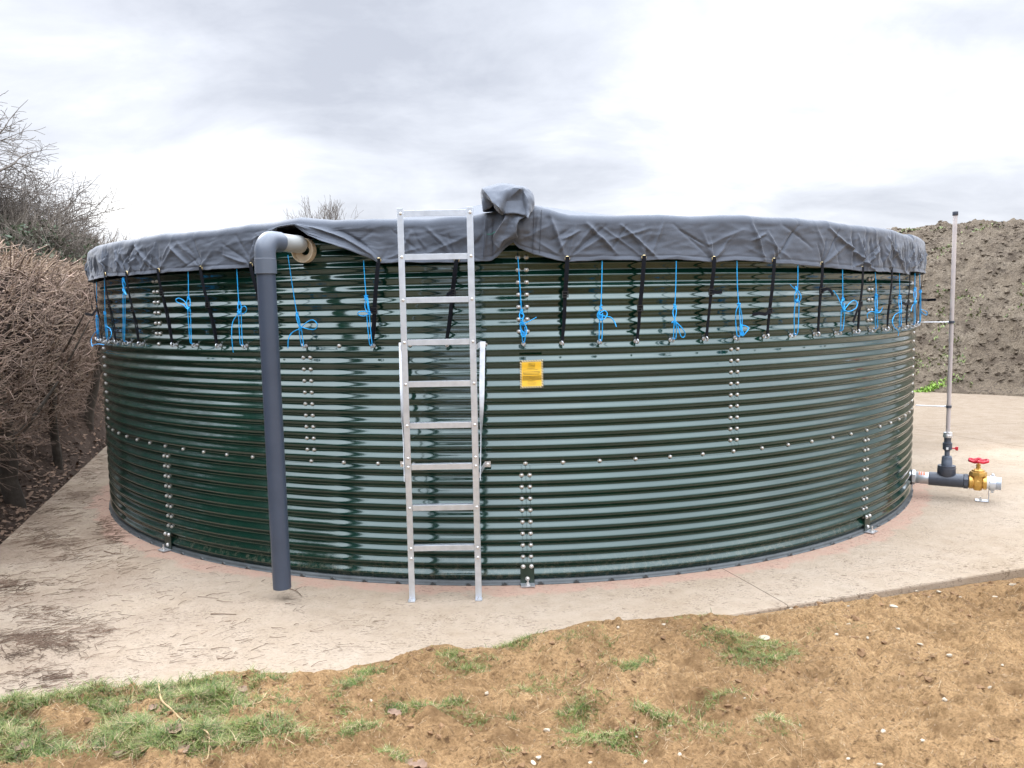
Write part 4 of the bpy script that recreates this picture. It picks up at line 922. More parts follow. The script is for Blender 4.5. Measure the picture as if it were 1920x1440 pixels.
for z in (.815, 1.552):
    f = (z-tub_b[2])/(TT-tub_b[2]); c = Vector((tub_b[0]-.006*f, tub_b[1]-.004*f, z))
    mb = MB(); mb.lathe([(-.011, .0215), (-.010, .0235), (.010, .0235), (.011, .0215)], c, (0, 0, 1), 18); cl_ = mb.build('pipe_clip', DPVC, outl)
    m2 = MB(); dd = Vector((c.x, c.y-TD, 0)).normalized(); m2.tube([c-dd*.022, c-dd*.26], .0048, 8); m2.lathe([(0, .008), (.012, .008)], c-dd*.036, dd, 6); m2.build('threaded_rod', GALV, cl_)
seg('tee_adaptor', DPVC, [(976, .058), (984, .0655), (1030, .0655), (1036, .062)], 8)
gv = empty('gate_valve_placeholder', (0, 0, 0), 'x', 'x'); bpy.data.objects.remove(gv)
VB = oat(1148)
body = seg('gate_valve', BRASS, [(1036, .052), (1044, .058), (1048, .062), (1086, .062), (1092, .05), (1110, .046), (1148, .054), (1186, .046), (1204, .05), (1210, .062), (1248, .062), (1254, .056)], 12)
mb = MB()
rot_ = Matrix.Rotation(OA-math.pi/2, 3, 'Z')
def ring_sq(z, hx, hy):
    return [Vector(VB)*1+rot_ @ Vector((x, y, 0))+Vector((0, 0, z-ZO)) for x, y in ((-hx, -hy*.55), (-hx*.6, -hy), (hx*.6, -hy), (hx, -hy*.55), (hx, hy*.55), (hx*.6, hy), (-hx*.6, hy), (-hx, hy*.55))]
levels = [(ZO-.07, .03, .03), (ZO-.03, .042, .047), (ZO, .047, .05), (ZO+.05, .048, .042), (ZO+.058, .049, .042)]
vs_ = []; [vs_.extend(ring_sq(*l)) for l in levels]
mb.add(vs_, [(i*8+j, i*8+(j+1) % 8, (i+1)*8+(j+1) % 8, (i+1)*8+j) for i in range(4) for j in range(8)]+[tuple(range(7, -1, -1)), tuple(32+j for j in range(8))]); mb.build('valve_body', BRASS, body, bevel=.004)
def vv(name, m, prof_, n, parent): return vert(name, m, prof_, n, parent, VB)
vv('bonnet', BRASS, [(800, .066), (798, .0695), (770, .0695), (745, .063), (742, .051), (725, .049), (712, .034), (700, .019), (672, .016), (670, .0185), (645, .0185), (643, .008), (628, .008)], 8, body)
mb = MB(); hc = Vector((VB[0], VB[1], ZO+(890-598)*K)); n = 60; RW = .072; vs_ = []
for i in range(n):
    a_ = 2*math.pi*i/n; rr_ = RW+.0065*math.cos(a_*6)
    for j in range(8):
        b_ = 2*math.pi*j/8; vs_.append(hc+Vector(((rr_+.0105*math.cos(b_))*math.cos(a_), (rr_+.0105*math.cos(b_))*math.sin(a_), .0125*math.sin(b_)+.004*math.cos(a_*6))))
mb.add(vs_, [(i*8+j, ((i+1) % n)*8+j, ((i+1) % n)*8+(j+1) % 8, i*8+(j+1) % 8) for i in range(n) for j in range(8)])
for k in range(5):
    a_ = 2*math.pi*k/5+.4; d_ = Vector((math.cos(a_), math.sin(a_), 0)); mb.tube([hc+d_*.008+Vector((0, 0, .004)), hc+d_*.04+Vector((0, 0, .006)), hc+d_*RW], .0065, 6)
mb.lathe([(-.012, .014), (.012, .014), (.013, .009), (.02, .008)], hc, (0, 0, 1), 10); mb.build('handwheel', RED, body)
seg('white_collar', WHITEP, [(1250, .05), (1254, .053), (1300, .053)])
cp_ = seg('hose_coupling', ALU, [(1284, .06), (1288, .065), (1346, .065), (1350, .056), (1358, .056)]+[q for k in range(6) for q in ((1358+k*10, .051), (1362+k*10, .056), (1366+k*10, .056))]+[(1420, .052)], 28)
mb = MB()
for s_ in (-1, 1):
    c = Vector(oat(1320))+Vector((0, 0, s_*.068)); mb.box(c, (.022, .022, .026), rot_); mb.tube([c+Vector((0, 0, s_*.004)), c+Vector((0, 0, s_*.018))], .008, 8)
mb.build('coupling_lugs', ALU, cp_, bevel=.002)
mb = MB(); b0 = Vector(oat(1282)); prp = Vector((math.cos(OA), math.sin(OA), 0))
mb.box((b0.x, b0.y, .06), (.004, .085, .108), rot_); mb.box(Vector((b0.x, b0.y, .0065))-Vector(OD)*.05, (.104, .085, .005), rot_)
sb = mb.build('support_bracket', GALV, outl, bevel=.002)
for q in (-.022, .022):
    m2 = MB(); m2.lathe([(0, .012), (.003, .012), (.0035, .0085), (.011, .0085), (.011, .005), (.02, .005)], Vector((b0.x, b0.y, .009))-Vector(OD)*.06+prp*q, (0, 0, 1), 6); m2.build('anchor_bolt', BOLT, sb)

# ------------------------------------------------------------------ hedge
def hedge():
    root = empty('hedge', (left_x(9)-1, 9, .3), 'tall clipped leafless brown hedge running along the left of the tank', 'hedge')
    rs = np.random.RandomState(21); P0 = []; P1 = []; r0 = []; r1 = []
    def face_x(y, z): return left_x(y)-.22+.10*fbm(y*1.3, z*1.3, 4)+.16*np.clip(z-.6, -.6, 1.2)-.25*np.clip(.75-z, 0, 1)
    # twigs on the clipped face: fan outwards and up
    n = 12000; y = 1.2+rs.rand(n)**.9*21; z = .35+rs.rand(n)*1.98
    z = np.where(rs.rand(n) < np.clip((.75-z)*2, 0, .85), z+.7, z)
    dep = rs.rand(n)**1.5*.75; x = face_x(y, z)-dep
    th = rs.normal(0, .8, n); el = rs.normal(.35, .55, n); ln = (.12+.36*rs.rand(n)**2)
    d = np.stack([np.cos(el)*np.cos(th), np.cos(el)*np.sin(th)*1.1, np.sin(el)], -1)
    A = np.stack([x, y, z], -1); B = A+d*ln[:, None]; 
    over = B[:, 0]-face_x(B[:, 1], B[:, 2])-.10; B[:, 0] -= np.clip(over, 0, None); B[:, 2] = np.minimum(B[:, 2], 2.38+.03*rs.randn(n))
    mid = (A+B)/2+rs.normal(0, .02, (n, 3)); ra = .0024+.0062*rs.rand(n)**3+.0015*(ln > .3)
    big = rs.rand(n) < .05; ra = np.where(big, ra*1.9, ra)
    v1, f1 = batch_tubes(A, mid, ra, ra*.85); v2, f2 = batch_tubes(mid, B, ra*.85, ra*.6)
    np_mesh('twigs', np.concatenate([v1, v2]), np.concatenate([f1, f2+len(v1)]), TWIG, root, smooth=True)['kind'] = 'stuff'
    # top shoots with pale cut ends
    n = 1900; y = 4+rs.rand(n)**.9*18; u = rs.rand(n)**1.3*1.1; x = face_x(y, 2.2)-u; A = np.stack([x, y, 2.12+.12*rs.rand(n)], -1)
    d = np.stack([rs.normal(.25, .5, n), rs.normal(0, .55, n), .5+rs.rand(n)*.6], -1); d /= np.linalg.norm(d, axis=1, keepdims=True)
    B = A+d*(.12+.16*rs.rand(n))[:, None]; B[:, 2] = np.minimum(B[:, 2], 2.43+.05*rs.rand(n)); ra = .003+.005*rs.rand(n)**2
    v, f = batch_tubes(A, B, ra, ra*.85, 5); np_mesh('cut_shoots', v, f, TWIGC, root)['kind'] = 'stuff'
    # pale cut ends scattered on the face
    n = 3600; y = 3.5+rs.rand(n)**.9*17; z = .5+rs.rand(n)**.8*1.85; x = face_x(y, z)-.03*rs.rand(n)
    th = rs.normal(0, .7, n); el = rs.normal(.3, .5, n); d = np.stack([np.cos(el)*np.cos(th), np.cos(el)*np.sin(th), np.sin(el)], -1)
    A = np.stack([x, y, z], -1)-d*.05; ra = .002+.0035*rs.rand(n)**2; v, f = batch_tubes(A, A+d*(.05+.09*rs.rand(n))[:, None], ra, ra*.8, 4)
    np_mesh('pale_twigs', v, f, TWIGC, root)['kind'] = 'stuff'
    # dense inside, coloured dark to stand in for shade in the gaps
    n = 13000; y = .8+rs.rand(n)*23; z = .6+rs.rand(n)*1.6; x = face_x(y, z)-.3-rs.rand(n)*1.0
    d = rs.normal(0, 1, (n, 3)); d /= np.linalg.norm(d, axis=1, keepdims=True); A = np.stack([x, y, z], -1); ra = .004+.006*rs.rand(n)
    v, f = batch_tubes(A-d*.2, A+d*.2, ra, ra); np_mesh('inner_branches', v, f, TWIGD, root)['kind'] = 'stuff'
    # trunks and main limbs
    for (x, y, r) in ((None, 7.75, .085), (None, 5.4, .07), (None, 9.4, .05), (None, 11.2, .06), (None, 14.6, .14), (None, 17.5, .09), (None, 3.6, .07), (None, 1.9, .07)):
        x = left_x(y)-.36; zb = bank_z(x, y)-.12; mb = MB()
        lean = rnd.uniform(-.03, .05); q = [(x+lean*k+rnd.uniform(-.02, .02), y+rnd.uniform(-.02, .02), zb+k*.18) for k in range(9)]
        mb.tube(q, [r*(1.35 if k == 0 else 1.05-.04*k) for k in range(9)], 10)
        for k in range(6):
            b_ = Vector(q[4+k % 5]); dirv = Vector((rnd.uniform(-.2, .8), rnd.uniform(-.9, .9), rnd.uniform(.5, 1))).normalized()
            mb.tube([b_, b_+dirv*.3+Vector((0, 0, -.03)), b_+dirv*.75+Vector((0, 0, .1))], [r*.45, r*.3, r*.12], 6)
        mb.build('trunk', BARK, root)
    # long lower sprays reaching over the ditch
    P0 = []; P1 = []; r0 = []; r1 = []
    for k in range(420):
        y = 4.2+rnd.random()*11; z = rnd.uniform(.35, .95); x = left_x(y)-.3-rnd.random()*.5; p = np.array([x, y, z]); d = np.array([rnd.uniform(.1, 1), rnd.uniform(-1, .4), rnd.uniform(-.6, .25)]); d /= np.linalg.norm(d); r = rnd.uniform(.002, .005)
        for s_ in range(5):
            q = p+d*rnd.uniform(.06, .12)
            if q[0] > left_x(q[1])-.02 and rnd.random() < .9: break
            P0.append(p); P1.append(q); r0.append(r); r1.append(r*.85)
            if rnd.random() < .6:
                d2 = d+np.array([rnd.uniform(-.6, .6) for _ in range(3)]); d2 /= np.linalg.norm(d2); e = q+d2*rnd.uniform(.06, .16)
                if e[0] < left_x(e[1])-.02: P0.append(q); P1.append(e); r0.append(r*.6); r1.append(r*.35)
            p = q; d = d+np.array([rnd.uniform(-.25, .25) for _ in range(3)]); d /= np.linalg.norm(d); r *= .85
    v, f = batch_tubes(np.array(P0), np.array(P1), np.array(r0), np.array(r1), 4); np_mesh('low_sprays', v, f, TWIG, root)['kind'] = 'stuff'
hedge()

# ------------------------------------------------------------------ bare trees and scrub behind the hedge
def branch_tree(seed, base, height, spread, trunk_r, levels=6, lean=(0, 0), up=.25, first=.28):
    r = random.Random(seed); segs = []; tips = []
    def grow(p, d, length, rad, lev):
        n = 4 if lev > 2 else 3; q = p.copy()
        for k in range(n):
            d = (d+Vector((r.gauss(0, .16), r.gauss(0, .16), r.gauss(0, .12)+up*.12))).normalized(); e = q+d*(length/n)
            ra, rb = rad*(1-.42*k/n), rad*(1-.42*(k+1)/n); segs.append((q.copy(), e.copy(), ra, rb, lev))
            if lev > 0 and (k > 0 or lev < levels):
                for _ in range(r.choice((1, 1, 2)) if lev > 1 else r.choice((0, 1, 1, 2))):
                    az = r.uniform(0, 2*math.pi); o = d.orthogonal().normalized(); o.rotate(Matrix.Rotation(az, 3, d)); sp_ = r.uniform(.6, 1.15)
                    nd_ = (d*math.cos(sp_)+o*math.sin(sp_)+Vector((0, 0, up*.35))).normalized(); nd_.x *= spread; nd_.y *= spread; nd_.normalize()
                    grow(e, nd_, length*r.uniform(.52, .78), rb*r.uniform(.45, .68), lev-1)
            q = e
        if lev > 0: grow(q, d, length*.7, rad*.56, lev-1)
        else: tips.append(q)
    p = Vector(base); grow(p, Vector((lean[0], lean[1], 1)).normalized(), height*first, trunk_r, levels)
    return segs, tips
def tree(name, label, seed, base, height, spread, trunk_r, levels=5, lean=(0, 0), up=.25, first=.28, mt=TREEW, group=None, leaves=None, min_r=.008):
    root = empty(name, base, label, 'tree', group); segs, tips = branch_tree(seed, base, height, spread, trunk_r, levels, lean, up, first)
    top = max(s_[1].z for s_ in segs); k = height/(top-base[2])             # scale to the wanted height
    b = np.array(base)
    A = (np.array([s_[0][:] for s_ in segs])-b)*k+b; B = (np.array([s_[1][:] for s_ in segs])-b)*k+b; ra = np.maximum(np.array([s_[2] for s_ in segs]), min_r); rb = np.maximum(np.array([s_[3] for s_ in segs]), min_r*.8); lv = np.array([s_[4] for s_ in segs])
    m = lv >= levels-1
    v, f = batch_tubes(A[m], B[m], ra[m], rb[m], 8); np_mesh('trunk', v, f, BARK if mt is TREEW else mt, root)
    v, f = batch_tubes(A[~m], B[~m], ra[~m], rb[~m], 4); np_mesh('crown', v, f, mt, root)
    if leaves:
        n_l, size, zlo, zhi = leaves; rs_ = np.random.RandomState(seed+1); sel = np.where((lv >= levels-2))[0]
        zc = (A[:, 2]-b[2])/height; sel = np.where((lv >= 1) & (zc > zlo) & (zc < zhi) & (lv >= levels-2))[0]
        if len(sel):
            idx = rs_.choice(sel, n_l); t_ = rs_.rand(n_l, 1); c = A[idx]*(1-t_)+B[idx]*t_+rs_.normal(0, size*2.4, (n_l, 3)); leaf_mesh('ivy', c, size, IVY, root, rs_)
    return root
def leaf_mesh(name, c, size, m, root, rs_, kind='stuff'):
    n = len(c); u = rs_.normal(0, 1, (n, 3)); u /= np.linalg.norm(u, axis=1, keepdims=True); w_ = np.cross(u, rs_.normal(0, 1, (n, 3))); w_ /= np.linalg.norm(w_, axis=1, keepdims=True)
    s_ = size*(.5+rs_.rand(n, 1)); V = np.stack([c-u*s_, c+w_*s_*.55, c+u*s_, c-w_*s_*.55], 1).reshape(-1, 3)
    o = np_mesh(name, V, np.arange(4*n).reshape(-1, 4), m, root, smooth=False); o['kind'] = kind; return o
def pt(x, y, Y): return atY(x, y, Y)
b1 = pt(-40, 560, 24); tree('oak_tree', 'tallest bare spreading tree with ivy, cut by the left edge', 15, (b1[0], 24, 0), 9.3, 1.4, .36, 6, (.16, 0), .03, .2, leaves=(1500, .08, .1, .6), min_r=.0065)
b1 = pt(70, 560, 30); tree('bare_tree', 'bare tree of middle height between the oak and the tank cover', 12, (b1[0], 30, 0), 5.9, 1.4, .24, 5, (.1, 0), .03, .2, leaves=(1300, .07, .1, .6), min_r=.007, group='bare trees behind the hedge')
b1 = pt(150, 560, 34); tree('bare_tree', 'lowest bare tree right behind the end of the tank cover', 33, (b1[0], 34, 0), 5.3, 1.5, .2, 5, (.15, 0), .03, .2, leaves=(900, .07, .1, .5), min_r=.007, group='bare trees behind the hedge')
b1 = pt(20, 560, 33); tree('bare_tree', 'bare tree standing behind the oak, ivy on its limbs', 44, (b1[0], 33, 0), 7.0, 1.35, .24, 5, (.1, 0), .03, .2, leaves=(1300, .07, .1, .6), min_r=.007, group='bare trees behind the hedge')
b1 = pt(600, 560, 55); tree('small_tree', 'small upright leafless treetop showing over the cover by the pipe', 8, (b1[0], 55, 0), 9.6, .5, .12, 5, (0, 0), .6, .3, min_r=.008)
for (x_, y_, h_, sd_) in ((-8.0, 1.2, 7.0, 61), (-9.5, 4.4, 8.0, 62), (-6.2, -2.6, 6.0, 64)):
    rt = empty('evergreen_tree', (x_, y_, 0), 'dense dark evergreen tree behind the near end of the hedge', 'tree', 'evergreen trees left of the hedge')
    q_ = np.random.RandomState(sd_); k_ = 9000; zt = q_.rand(k_)**.8; a_ = q_.rand(k_)*6.283; r_ = (1-zt*.75)*2.3*(.35+.65*q_.rand(k_)**.5)*(1+.35*np.sin(a_*5+zt*20)); leaf_mesh('crown', np.stack([x_+r_*np.cos(a_), y_+r_*np.sin(a_), .6+zt*(h_-.6)], -1), .16, IVY, rt, q_)
    mb = MB(); mb.tube([(x_, y_, -.3), (x_, y_, h_*.5), (x_+.1, y_, h_*.95)], [.2, .13, .03], 8); mb.build('trunk', BARK, rt)
# evergreen, brambly thicket filling the gap under the trees
def thicket():
    root = empty('thicket', (-15, 26, 0), 'dark green and brown scrub thicket above the hedge on the left', 'bush')
    rs_ = np.random.RandomState(9); cs = []; tw = []
    blobs = [(-20, 640, 19, 2.2, 620), (30, 530, 25, 1.9, 450), (0, 470, 25, 1.2, 410), (100, 530, 27, 1.9, 430), (165, 530, 29, 1.6, 440), (215, 530, 31, 1.6, 440), (65, 500, 24, 1.4, 450), (260, 540, 33, 1.6, 470), (130, 475, 28, .8, 445)]
    for (x, y, Y, r, _) in blobs:
        c = pt(x, y, Y); k = int(2800*r); d = rs_.normal(0, 1, (k, 3)); d /= np.linalg.norm(d, axis=1, keepdims=True); q = c+d*(r*(.35+.7*rs_.rand(k, 1)**.6))*np.array([1.25, 1, .85]); q = q[q[:, 2] > .1]
        q = q[fbm(q[:, 0]*1.1, q[:, 2]*1.1+q[:, 1]*.7, 3) > -.12]; cs.append(q)
        k = int(1500*r); d = rs_.normal(0, 1, (k, 3)); d /= np.linalg.norm(d, axis=1, keepdims=True); a_ = c+d*(r*(.3+.75*rs_.rand(k, 1)))*np.array([1.25, 1, .9]); tw.append(np.concatenate([a_, a_+(d*.5+rs_.normal(0, .6, (k, 3))+np.array([0, 0, .35]))*.4], 1))
    leaf_mesh('foliage', np.concatenate(cs), .07, IVY, root, rs_)
    t_ = np.concatenate(tw); v, f = batch_tubes(t_[:, :3], t_[:, 3:], np.full(len(t_), .008), np.full(len(t_), .005)); np_mesh('stems', v, f, SCRUB, root)['kind'] = 'stuff'
thicket()

# ------------------------------------------------------------------ litter, grass, stones
def blades(name, base, h, m, lean=.5, wd=.0035, kind='stuff', seed=1):
    rs_ = np.random.RandomState(seed); n = len(base); az = rs_.rand(n)*2*math.pi; s_ = np.stack([np.cos(az), np.sin(az), 0*az], -1); f = np.stack([-np.sin(az), np.cos(az), 0*az], -1)
    h = np.asarray(h).reshape(-1, 1); l = (lean*(.3+1.1*rs_.rand(n, 1))); w_ = wd*(.6+.8*rs_.rand(n, 1)); V = []
    for t_, ww in ((0, 1.), (.4, .9), (.75, .6), (1., .1)):
        p = base+np.array([0, 0, 1])*h*(t_-.35*l*t_*t_)+f*h*l*t_*t_*1.1
        V += [p-s_*w_*ww/2, p+s_*w_*ww/2]
    V = np.stack(V, 1).reshape(-1, 3); o = (np.arange(n)*8)[:, None]
    Fc = np.concatenate([np.stack([o+2*k, o+2*k+1, o+2*k+3, o+2*k+2], -1) for k in range(3)], 1).reshape(-1, 4)
    ob = np_mesh(name, V, Fc, m, smooth=True); ob['kind'] = kind; return ob
GP = [(690, 1253, 28, 9, 260), (870, 1245, 40, 18, 520), (835, 1215, 22, 10, 240), (975, 1196, 38, 9, 300), (1050, 1205, 40, 14, 330), (1155, 1218, 22, 10, 200), (1050, 1225, 25, 8, 150), (1187, 1267, 24, 10, 260), (990, 1272, 14, 8, 130), (660, 1290, 22, 14, 260), (645, 1325, 18, 16, 220), (1075, 1303, 24, 12, 200), (955, 1312, 40, 12, 420), (857, 1325, 20, 7, 160), (740, 1327, 18, 9, 130), (790, 1342, 44, 8, 260), (890, 1357, 34, 8, 260), (975, 1350, 60, 14, 620), (1090, 1353, 38, 10, 320), (1215, 1372, 50, 11, 380), (933, 1413, 34, 15, 420), (1140, 1420, 52, 16, 520), (1065, 1380, 24, 9, 170), (660, 1383, 34, 9, 300), (750, 1425, 30, 12, 220), (1693, 1108, 9, 6, 90), (1365, 1200, 48, 14, 420), (1400, 1225, 40, 12, 360), (1447, 1213, 28, 9, 200), (1493, 1235, 24, 7, 220), (1430, 1250, 40, 12, 300), (1463, 1262, 26, 8, 160), (1297, 1157, 34, 5, 140), (1340, 1340, 40, 12, 140), (1450, 1390, 40, 14, 160), (1010, 1290, 60, 20, 160), (1130, 1250, 60, 20, 160), (1320, 1400, 60, 20, 160), (1560, 1180, 40, 10, 60), (540, 1400, 50, 14, 330), (560, 1340, 34, 9, 200), (480, 1300, 40, 9, 300)]
GL = [(60, 1330, 60, 14, 900), (150, 1315, 60, 9, 700), (30, 1380, 60, 30, 1800), (200, 1340, 50, 10, 700), (300, 1300, 60, 10, 800), (390, 1290, 60, 10, 900), (360, 1320, 90, 14, 1300), (280, 1360, 70, 18, 1300), (420, 1340, 50, 14, 900), (230, 1400, 80, 22, 1500), (380, 1410, 80, 20, 1300), (60, 1430, 60, 14, 1000), (440, 1420, 60, 14, 700), (500, 1280, 30, 7, 300), (300, 1430, 90, 14, 1000), (150, 1300, 40, 5, 250), (480, 1385, 40, 12, 400)]
pts = []; hts = []
for (x, y, rx, ry, n) in GP+GL:
    dense = (x, y, rx, ry, n) in GL
    for _ in range(int(n*(2.2 if dense else 3.4))):
        a_ = rnd.gauss(0, .72); b_ = rnd.gauss(0, .72); X_ = x+a_*rx; Y_ = y+b_*ry
        if (X_-120)**2/75**2+(Y_-1368)**2/30**2 < 1 or (X_-330)**2/40**2+(Y_-1378)**2/12**2 < 1: continue
        q = gnd(X_, Y_, .06)
        if float(fbm(q[0]*7, q[1]*7, 3)) < (-.28 if dense else -.05)+rnd.gauss(0, .08): continue
        if q[1] > edge_y(q[0])-.005: continue
        pts.append((q[0], q[1])); hts.append((rnd.uniform(.010, .036) if not dense else rnd.uniform(.016, .055))*(1.6 if rnd.random() < .05 else 1))
pts = np.array(pts); zz_ = dirt_h(pts[:, 0], pts[:, 1]); hts = np.array(hts); dead = rs.rand(len(pts)) < .3; gp3 = np.stack([pts[:, 0], pts[:, 1], zz_-.004], -1)
blades('grass', gp3[~dead], hts[~dead], GRASS, 1.3, .0024, seed=2); blades('dead_grass', gp3[dead]+np.array([.004, .004, 0]), hts[dead]*.8, STRAW, 1.9, .0017, seed=3)
# straw and root bits lying on the soil
n = 8000; sx = -3+rs.rand(n)*6.5; sy_ = 2.3+rs.rand(n)*2.9; ok = sy_ < edge_y(sx)-.01; sx, sy_ = sx[ok], sy_[ok]; n = len(sx); az = rs.rand(n)*math.pi; l = .006+.03*rs.rand(n)**3; z0 = dirt_h(sx, sy_)
A = np.stack([sx-np.cos(az)*l, sy_-np.sin(az)*l, dirt_h(sx-np.cos(az)*l, sy_-np.sin(az)*l)+.002], -1); B = np.stack([sx+np.cos(az)*l, sy_+np.sin(az)*l, dirt_h(sx+np.cos(az)*l, sy_+np.sin(az)*l)+.004+.004*rs.rand(n)], -1)
v, f = batch_tubes(A, B, .0007+.0008*rs.rand(n), .0006+.0004*rs.rand(n)); np_mesh('dry_straw', v, f, STRAW)['kind'] = 'stuff'
# small clods as crumb on the soil
n = 9000; sx = -3+rs.rand(n)*7.5; sy_ = 2.3+rs.rand(n)*3.2; ok = sy_ < edge_y(sx)-.02; sx, sy_ = sx[ok], sy_[ok]; n = len(sx)
cl_ = fbm(sx*2.2, sy_*2.2, 3) > rs.rand(n)*.5-.15; sx, sy_ = sx[cl_], sy_[cl_]; n = len(sx); z0 = dirt_h(sx, sy_); r_ = .003+.019*rs.rand(n)**4
def clod_shape(n):
    q = rs.normal(0, 1, (n, 4)); q /= np.linalg.norm(q, axis=1, keepdims=True); a, b, c, d = q.T
    Rm = np.stack([1-2*(c*c+d*d), 2*(b*c-a*d), 2*(b*d+a*c), 2*(b*c+a*d), 1-2*(b*b+d*d), 2*(c*d-a*b), 2*(b*d-a*c), 2*(c*d+a*b), 1-2*(b*b+c*c)], -1).reshape(n, 3, 3)
    return np.einsum('nij,nkj->nki', Rm, octa[None]*(.55+.9*rs.rand(n, 6, 1)))*np.array([1.15, 1.15, .7])
octa = np.array([(1, 0, 0), (0, 1, 0), (-1, 0, 0), (0, -1, 0), (0, 0, .8), (0, 0, -.8)], float); of = np.array([(0, 1, 4), (1, 2, 4), (2, 3, 4), (3, 0, 4), (1, 0, 5), (2, 1, 5), (3, 2, 5), (0, 3, 5)])
V = (np.stack([sx, sy_, z0+r_*.3], -1)[:, None, :]+clod_shape(n)*r_[:, None, None]).reshape(-1, 3); Fc = (of[None]+(np.arange(n)*6)[:, None, None]).reshape(-1, 3)
np_mesh('soil_crumbs', V, Fc, CLOD, smooth=False)['kind'] = 'stuff'
# twig litter blown on the slab by the hedge
TL = [(90, 960, 50, 14, 150), (70, 1000, 50, 16, 300), (110, 1020, 50, 12, 260), (15, 1095, 25, 14, 160), (60, 1195, 50, 12, 330), (100, 1210, 60, 14, 260), (80, 1150, 60, 14, 190), (30, 1110, 40, 20, 120), (110, 1090, 60, 30, 120), (150, 1170, 60, 20, 120), (190, 1185, 30, 8, 60), (210, 1000, 30, 24, 90), (140, 930, 40, 14, 130), (170, 890, 26, 18, 130), (200, 985, 16, 20, 110), (215, 1010, 12, 10, 60), (80, 1260, 60, 16, 110), (110, 1272, 22, 6, 50), (60, 1290, 60, 14, 60), (150, 1280, 60, 12, 60), (190, 860, 14, 14, 60), (240, 1060, 60, 30, 70), (300, 1100, 120, 50, 60), (450, 1180, 160, 50, 70), (350, 1230, 160, 30, 60), (20, 1230, 40, 14, 80), (130, 1045, 50, 12, 110)]
P0 = []; P1 = []; ra_ = []
for (x, y, rx, ry, n) in TL:
    th0 = rnd.uniform(-.5, .6)
    for _ in range(int(n*.62)):
        X_, Y_ = x+rnd.gauss(0, .75)*rx, y+rnd.gauss(0, .6)*ry; q = gnd(X_, Y_, .004)
        if math.hypot(q[0], q[1]-TD) < 4.13 or q[0] < left_x(q[1]) or q[1] < edge_y(q[0])+.02: continue
        a_ = th0+rnd.gauss(0, .5); l = rnd.uniform(.012, .05)*(2.1 if rnd.random() < .12 else 1); d = np.array([math.cos(a_), math.sin(a_), 0])*l; bend = np.array([-math.sin(a_), math.cos(a_), 0])*rnd.gauss(0, .12)*l
        z_ = rnd.random()**2*.014; m_ = q+bend+np.array([0, 0, z_]); P0 += [q-d, m_]; P1 += [m_, q+d+np.array([0, 0, rnd.random()*.01])]; r_ = rnd.uniform(.0008, .0019); ra_ += [r_, r_*.8]
v, f = batch_tubes(np.array(P0), np.array(P1), np.array(ra_), np.array(ra_)*.8, 4); np_mesh('twig_litter', v, f, LITTER)['kind'] = 'stuff'
# leaf litter on the bank
n = 9000; yb = 4+rs.rand(n)*16; ub = rs.rand(n)**1.3*1.6; xb = left_x(yb)-.05-ub
zb = np.array([bank_z(x_, y_) for x_, y_ in zip(xb, yb)])+.12*fbm(xb*1.6, yb*1.6, 5, .6)*np.clip(ub/.3, .2, 1)+.012
u = np.stack([rs.normal(0, 1, n), rs.normal(0, 1, n), rs.normal(0, .35, n)], -1); u /= np.linalg.norm(u, axis=1, keepdims=True); w_ = np.cross(u, np.stack([rs.normal(0, .3, n), rs.normal(0, .3, n), np.ones(n)], -1)); c = np.stack([xb, yb, zb], -1); s_ = (.015+.022*rs.rand(n))[:, None]
V = np.stack([c-u*s_, c+w_*s_*.6, c+u*s_, c-w_*s_*.6], 1).reshape(-1, 3); np_mesh('leaf_litter', V, np.arange(4*n).reshape(-1, 4), DLEAF, smooth=False)['kind'] = 'stuff'
# single things on the ground
def stick(name, m, pxs_, r, label, cat, lift=.004, soil_=False, group=None, forks=()):
    q = []
    for (x, y) in pxs_:
        if soil_: a_ = on_dirt(x, y); q.append((a_[0], a_[1], a_[2]+lift))
        else: a_ = gnd(x, y, lift); q.append(tuple(a_))
    mb = MB(); sm = smooth_poly(q, 5); mb.tube(sm, [r*(1-.5*k/len(sm)) for k in range(len(sm))], 6)
    for ln in forks: mb.tube([tuple(gnd(x, y, lift+h_)) for x, y, h_ in ln], [r*.8, r*.5, r*.3][:len(ln)], 5)
    o = mb.build(name, m, base=q[0]); tag(o, label, cat, group)
stick('dry_stem', STEM, [(298, 1292), (303, 1320), (322, 1338), (345, 1362), (385, 1380), (393, 1400), (390, 1425), (380, 1440)], .0042, 'long pale dry plant stem winding over the grass', 'plant stem', .02, True)
stick('dry_stem', STEM, [(500, 1305), (490, 1325), (476, 1348)], .0022, 'short thin dry stem on the soil right of the long one', 'plant stem', .015, True)
stick('twig', LITTER, [(195, 1033), (215, 1038), (231, 1038)], .0035, 'forked brown twig lying on the concrete left of the tank seam bracket', 'twig', .006, False, None, [[(225, 1038, 0), (226, 1030, .02), (227, 1024, .04)]])
stick('twig', LITTER, [(540, 1103), (556, 1108), (566, 1118)], .003, 'crooked dark twig lying under the end of the grey pipe', 'twig', .006, False, None, [[(552, 1107, 0), (560, 1103, .01), (566, 1100, .02)]])
stick('twig', LITTER, [(395, 1289-138), (420, 1151), (348+95, 1152)], .003, 'straight thin twig lying alone on the middle of the concrete', 'twig', .005)
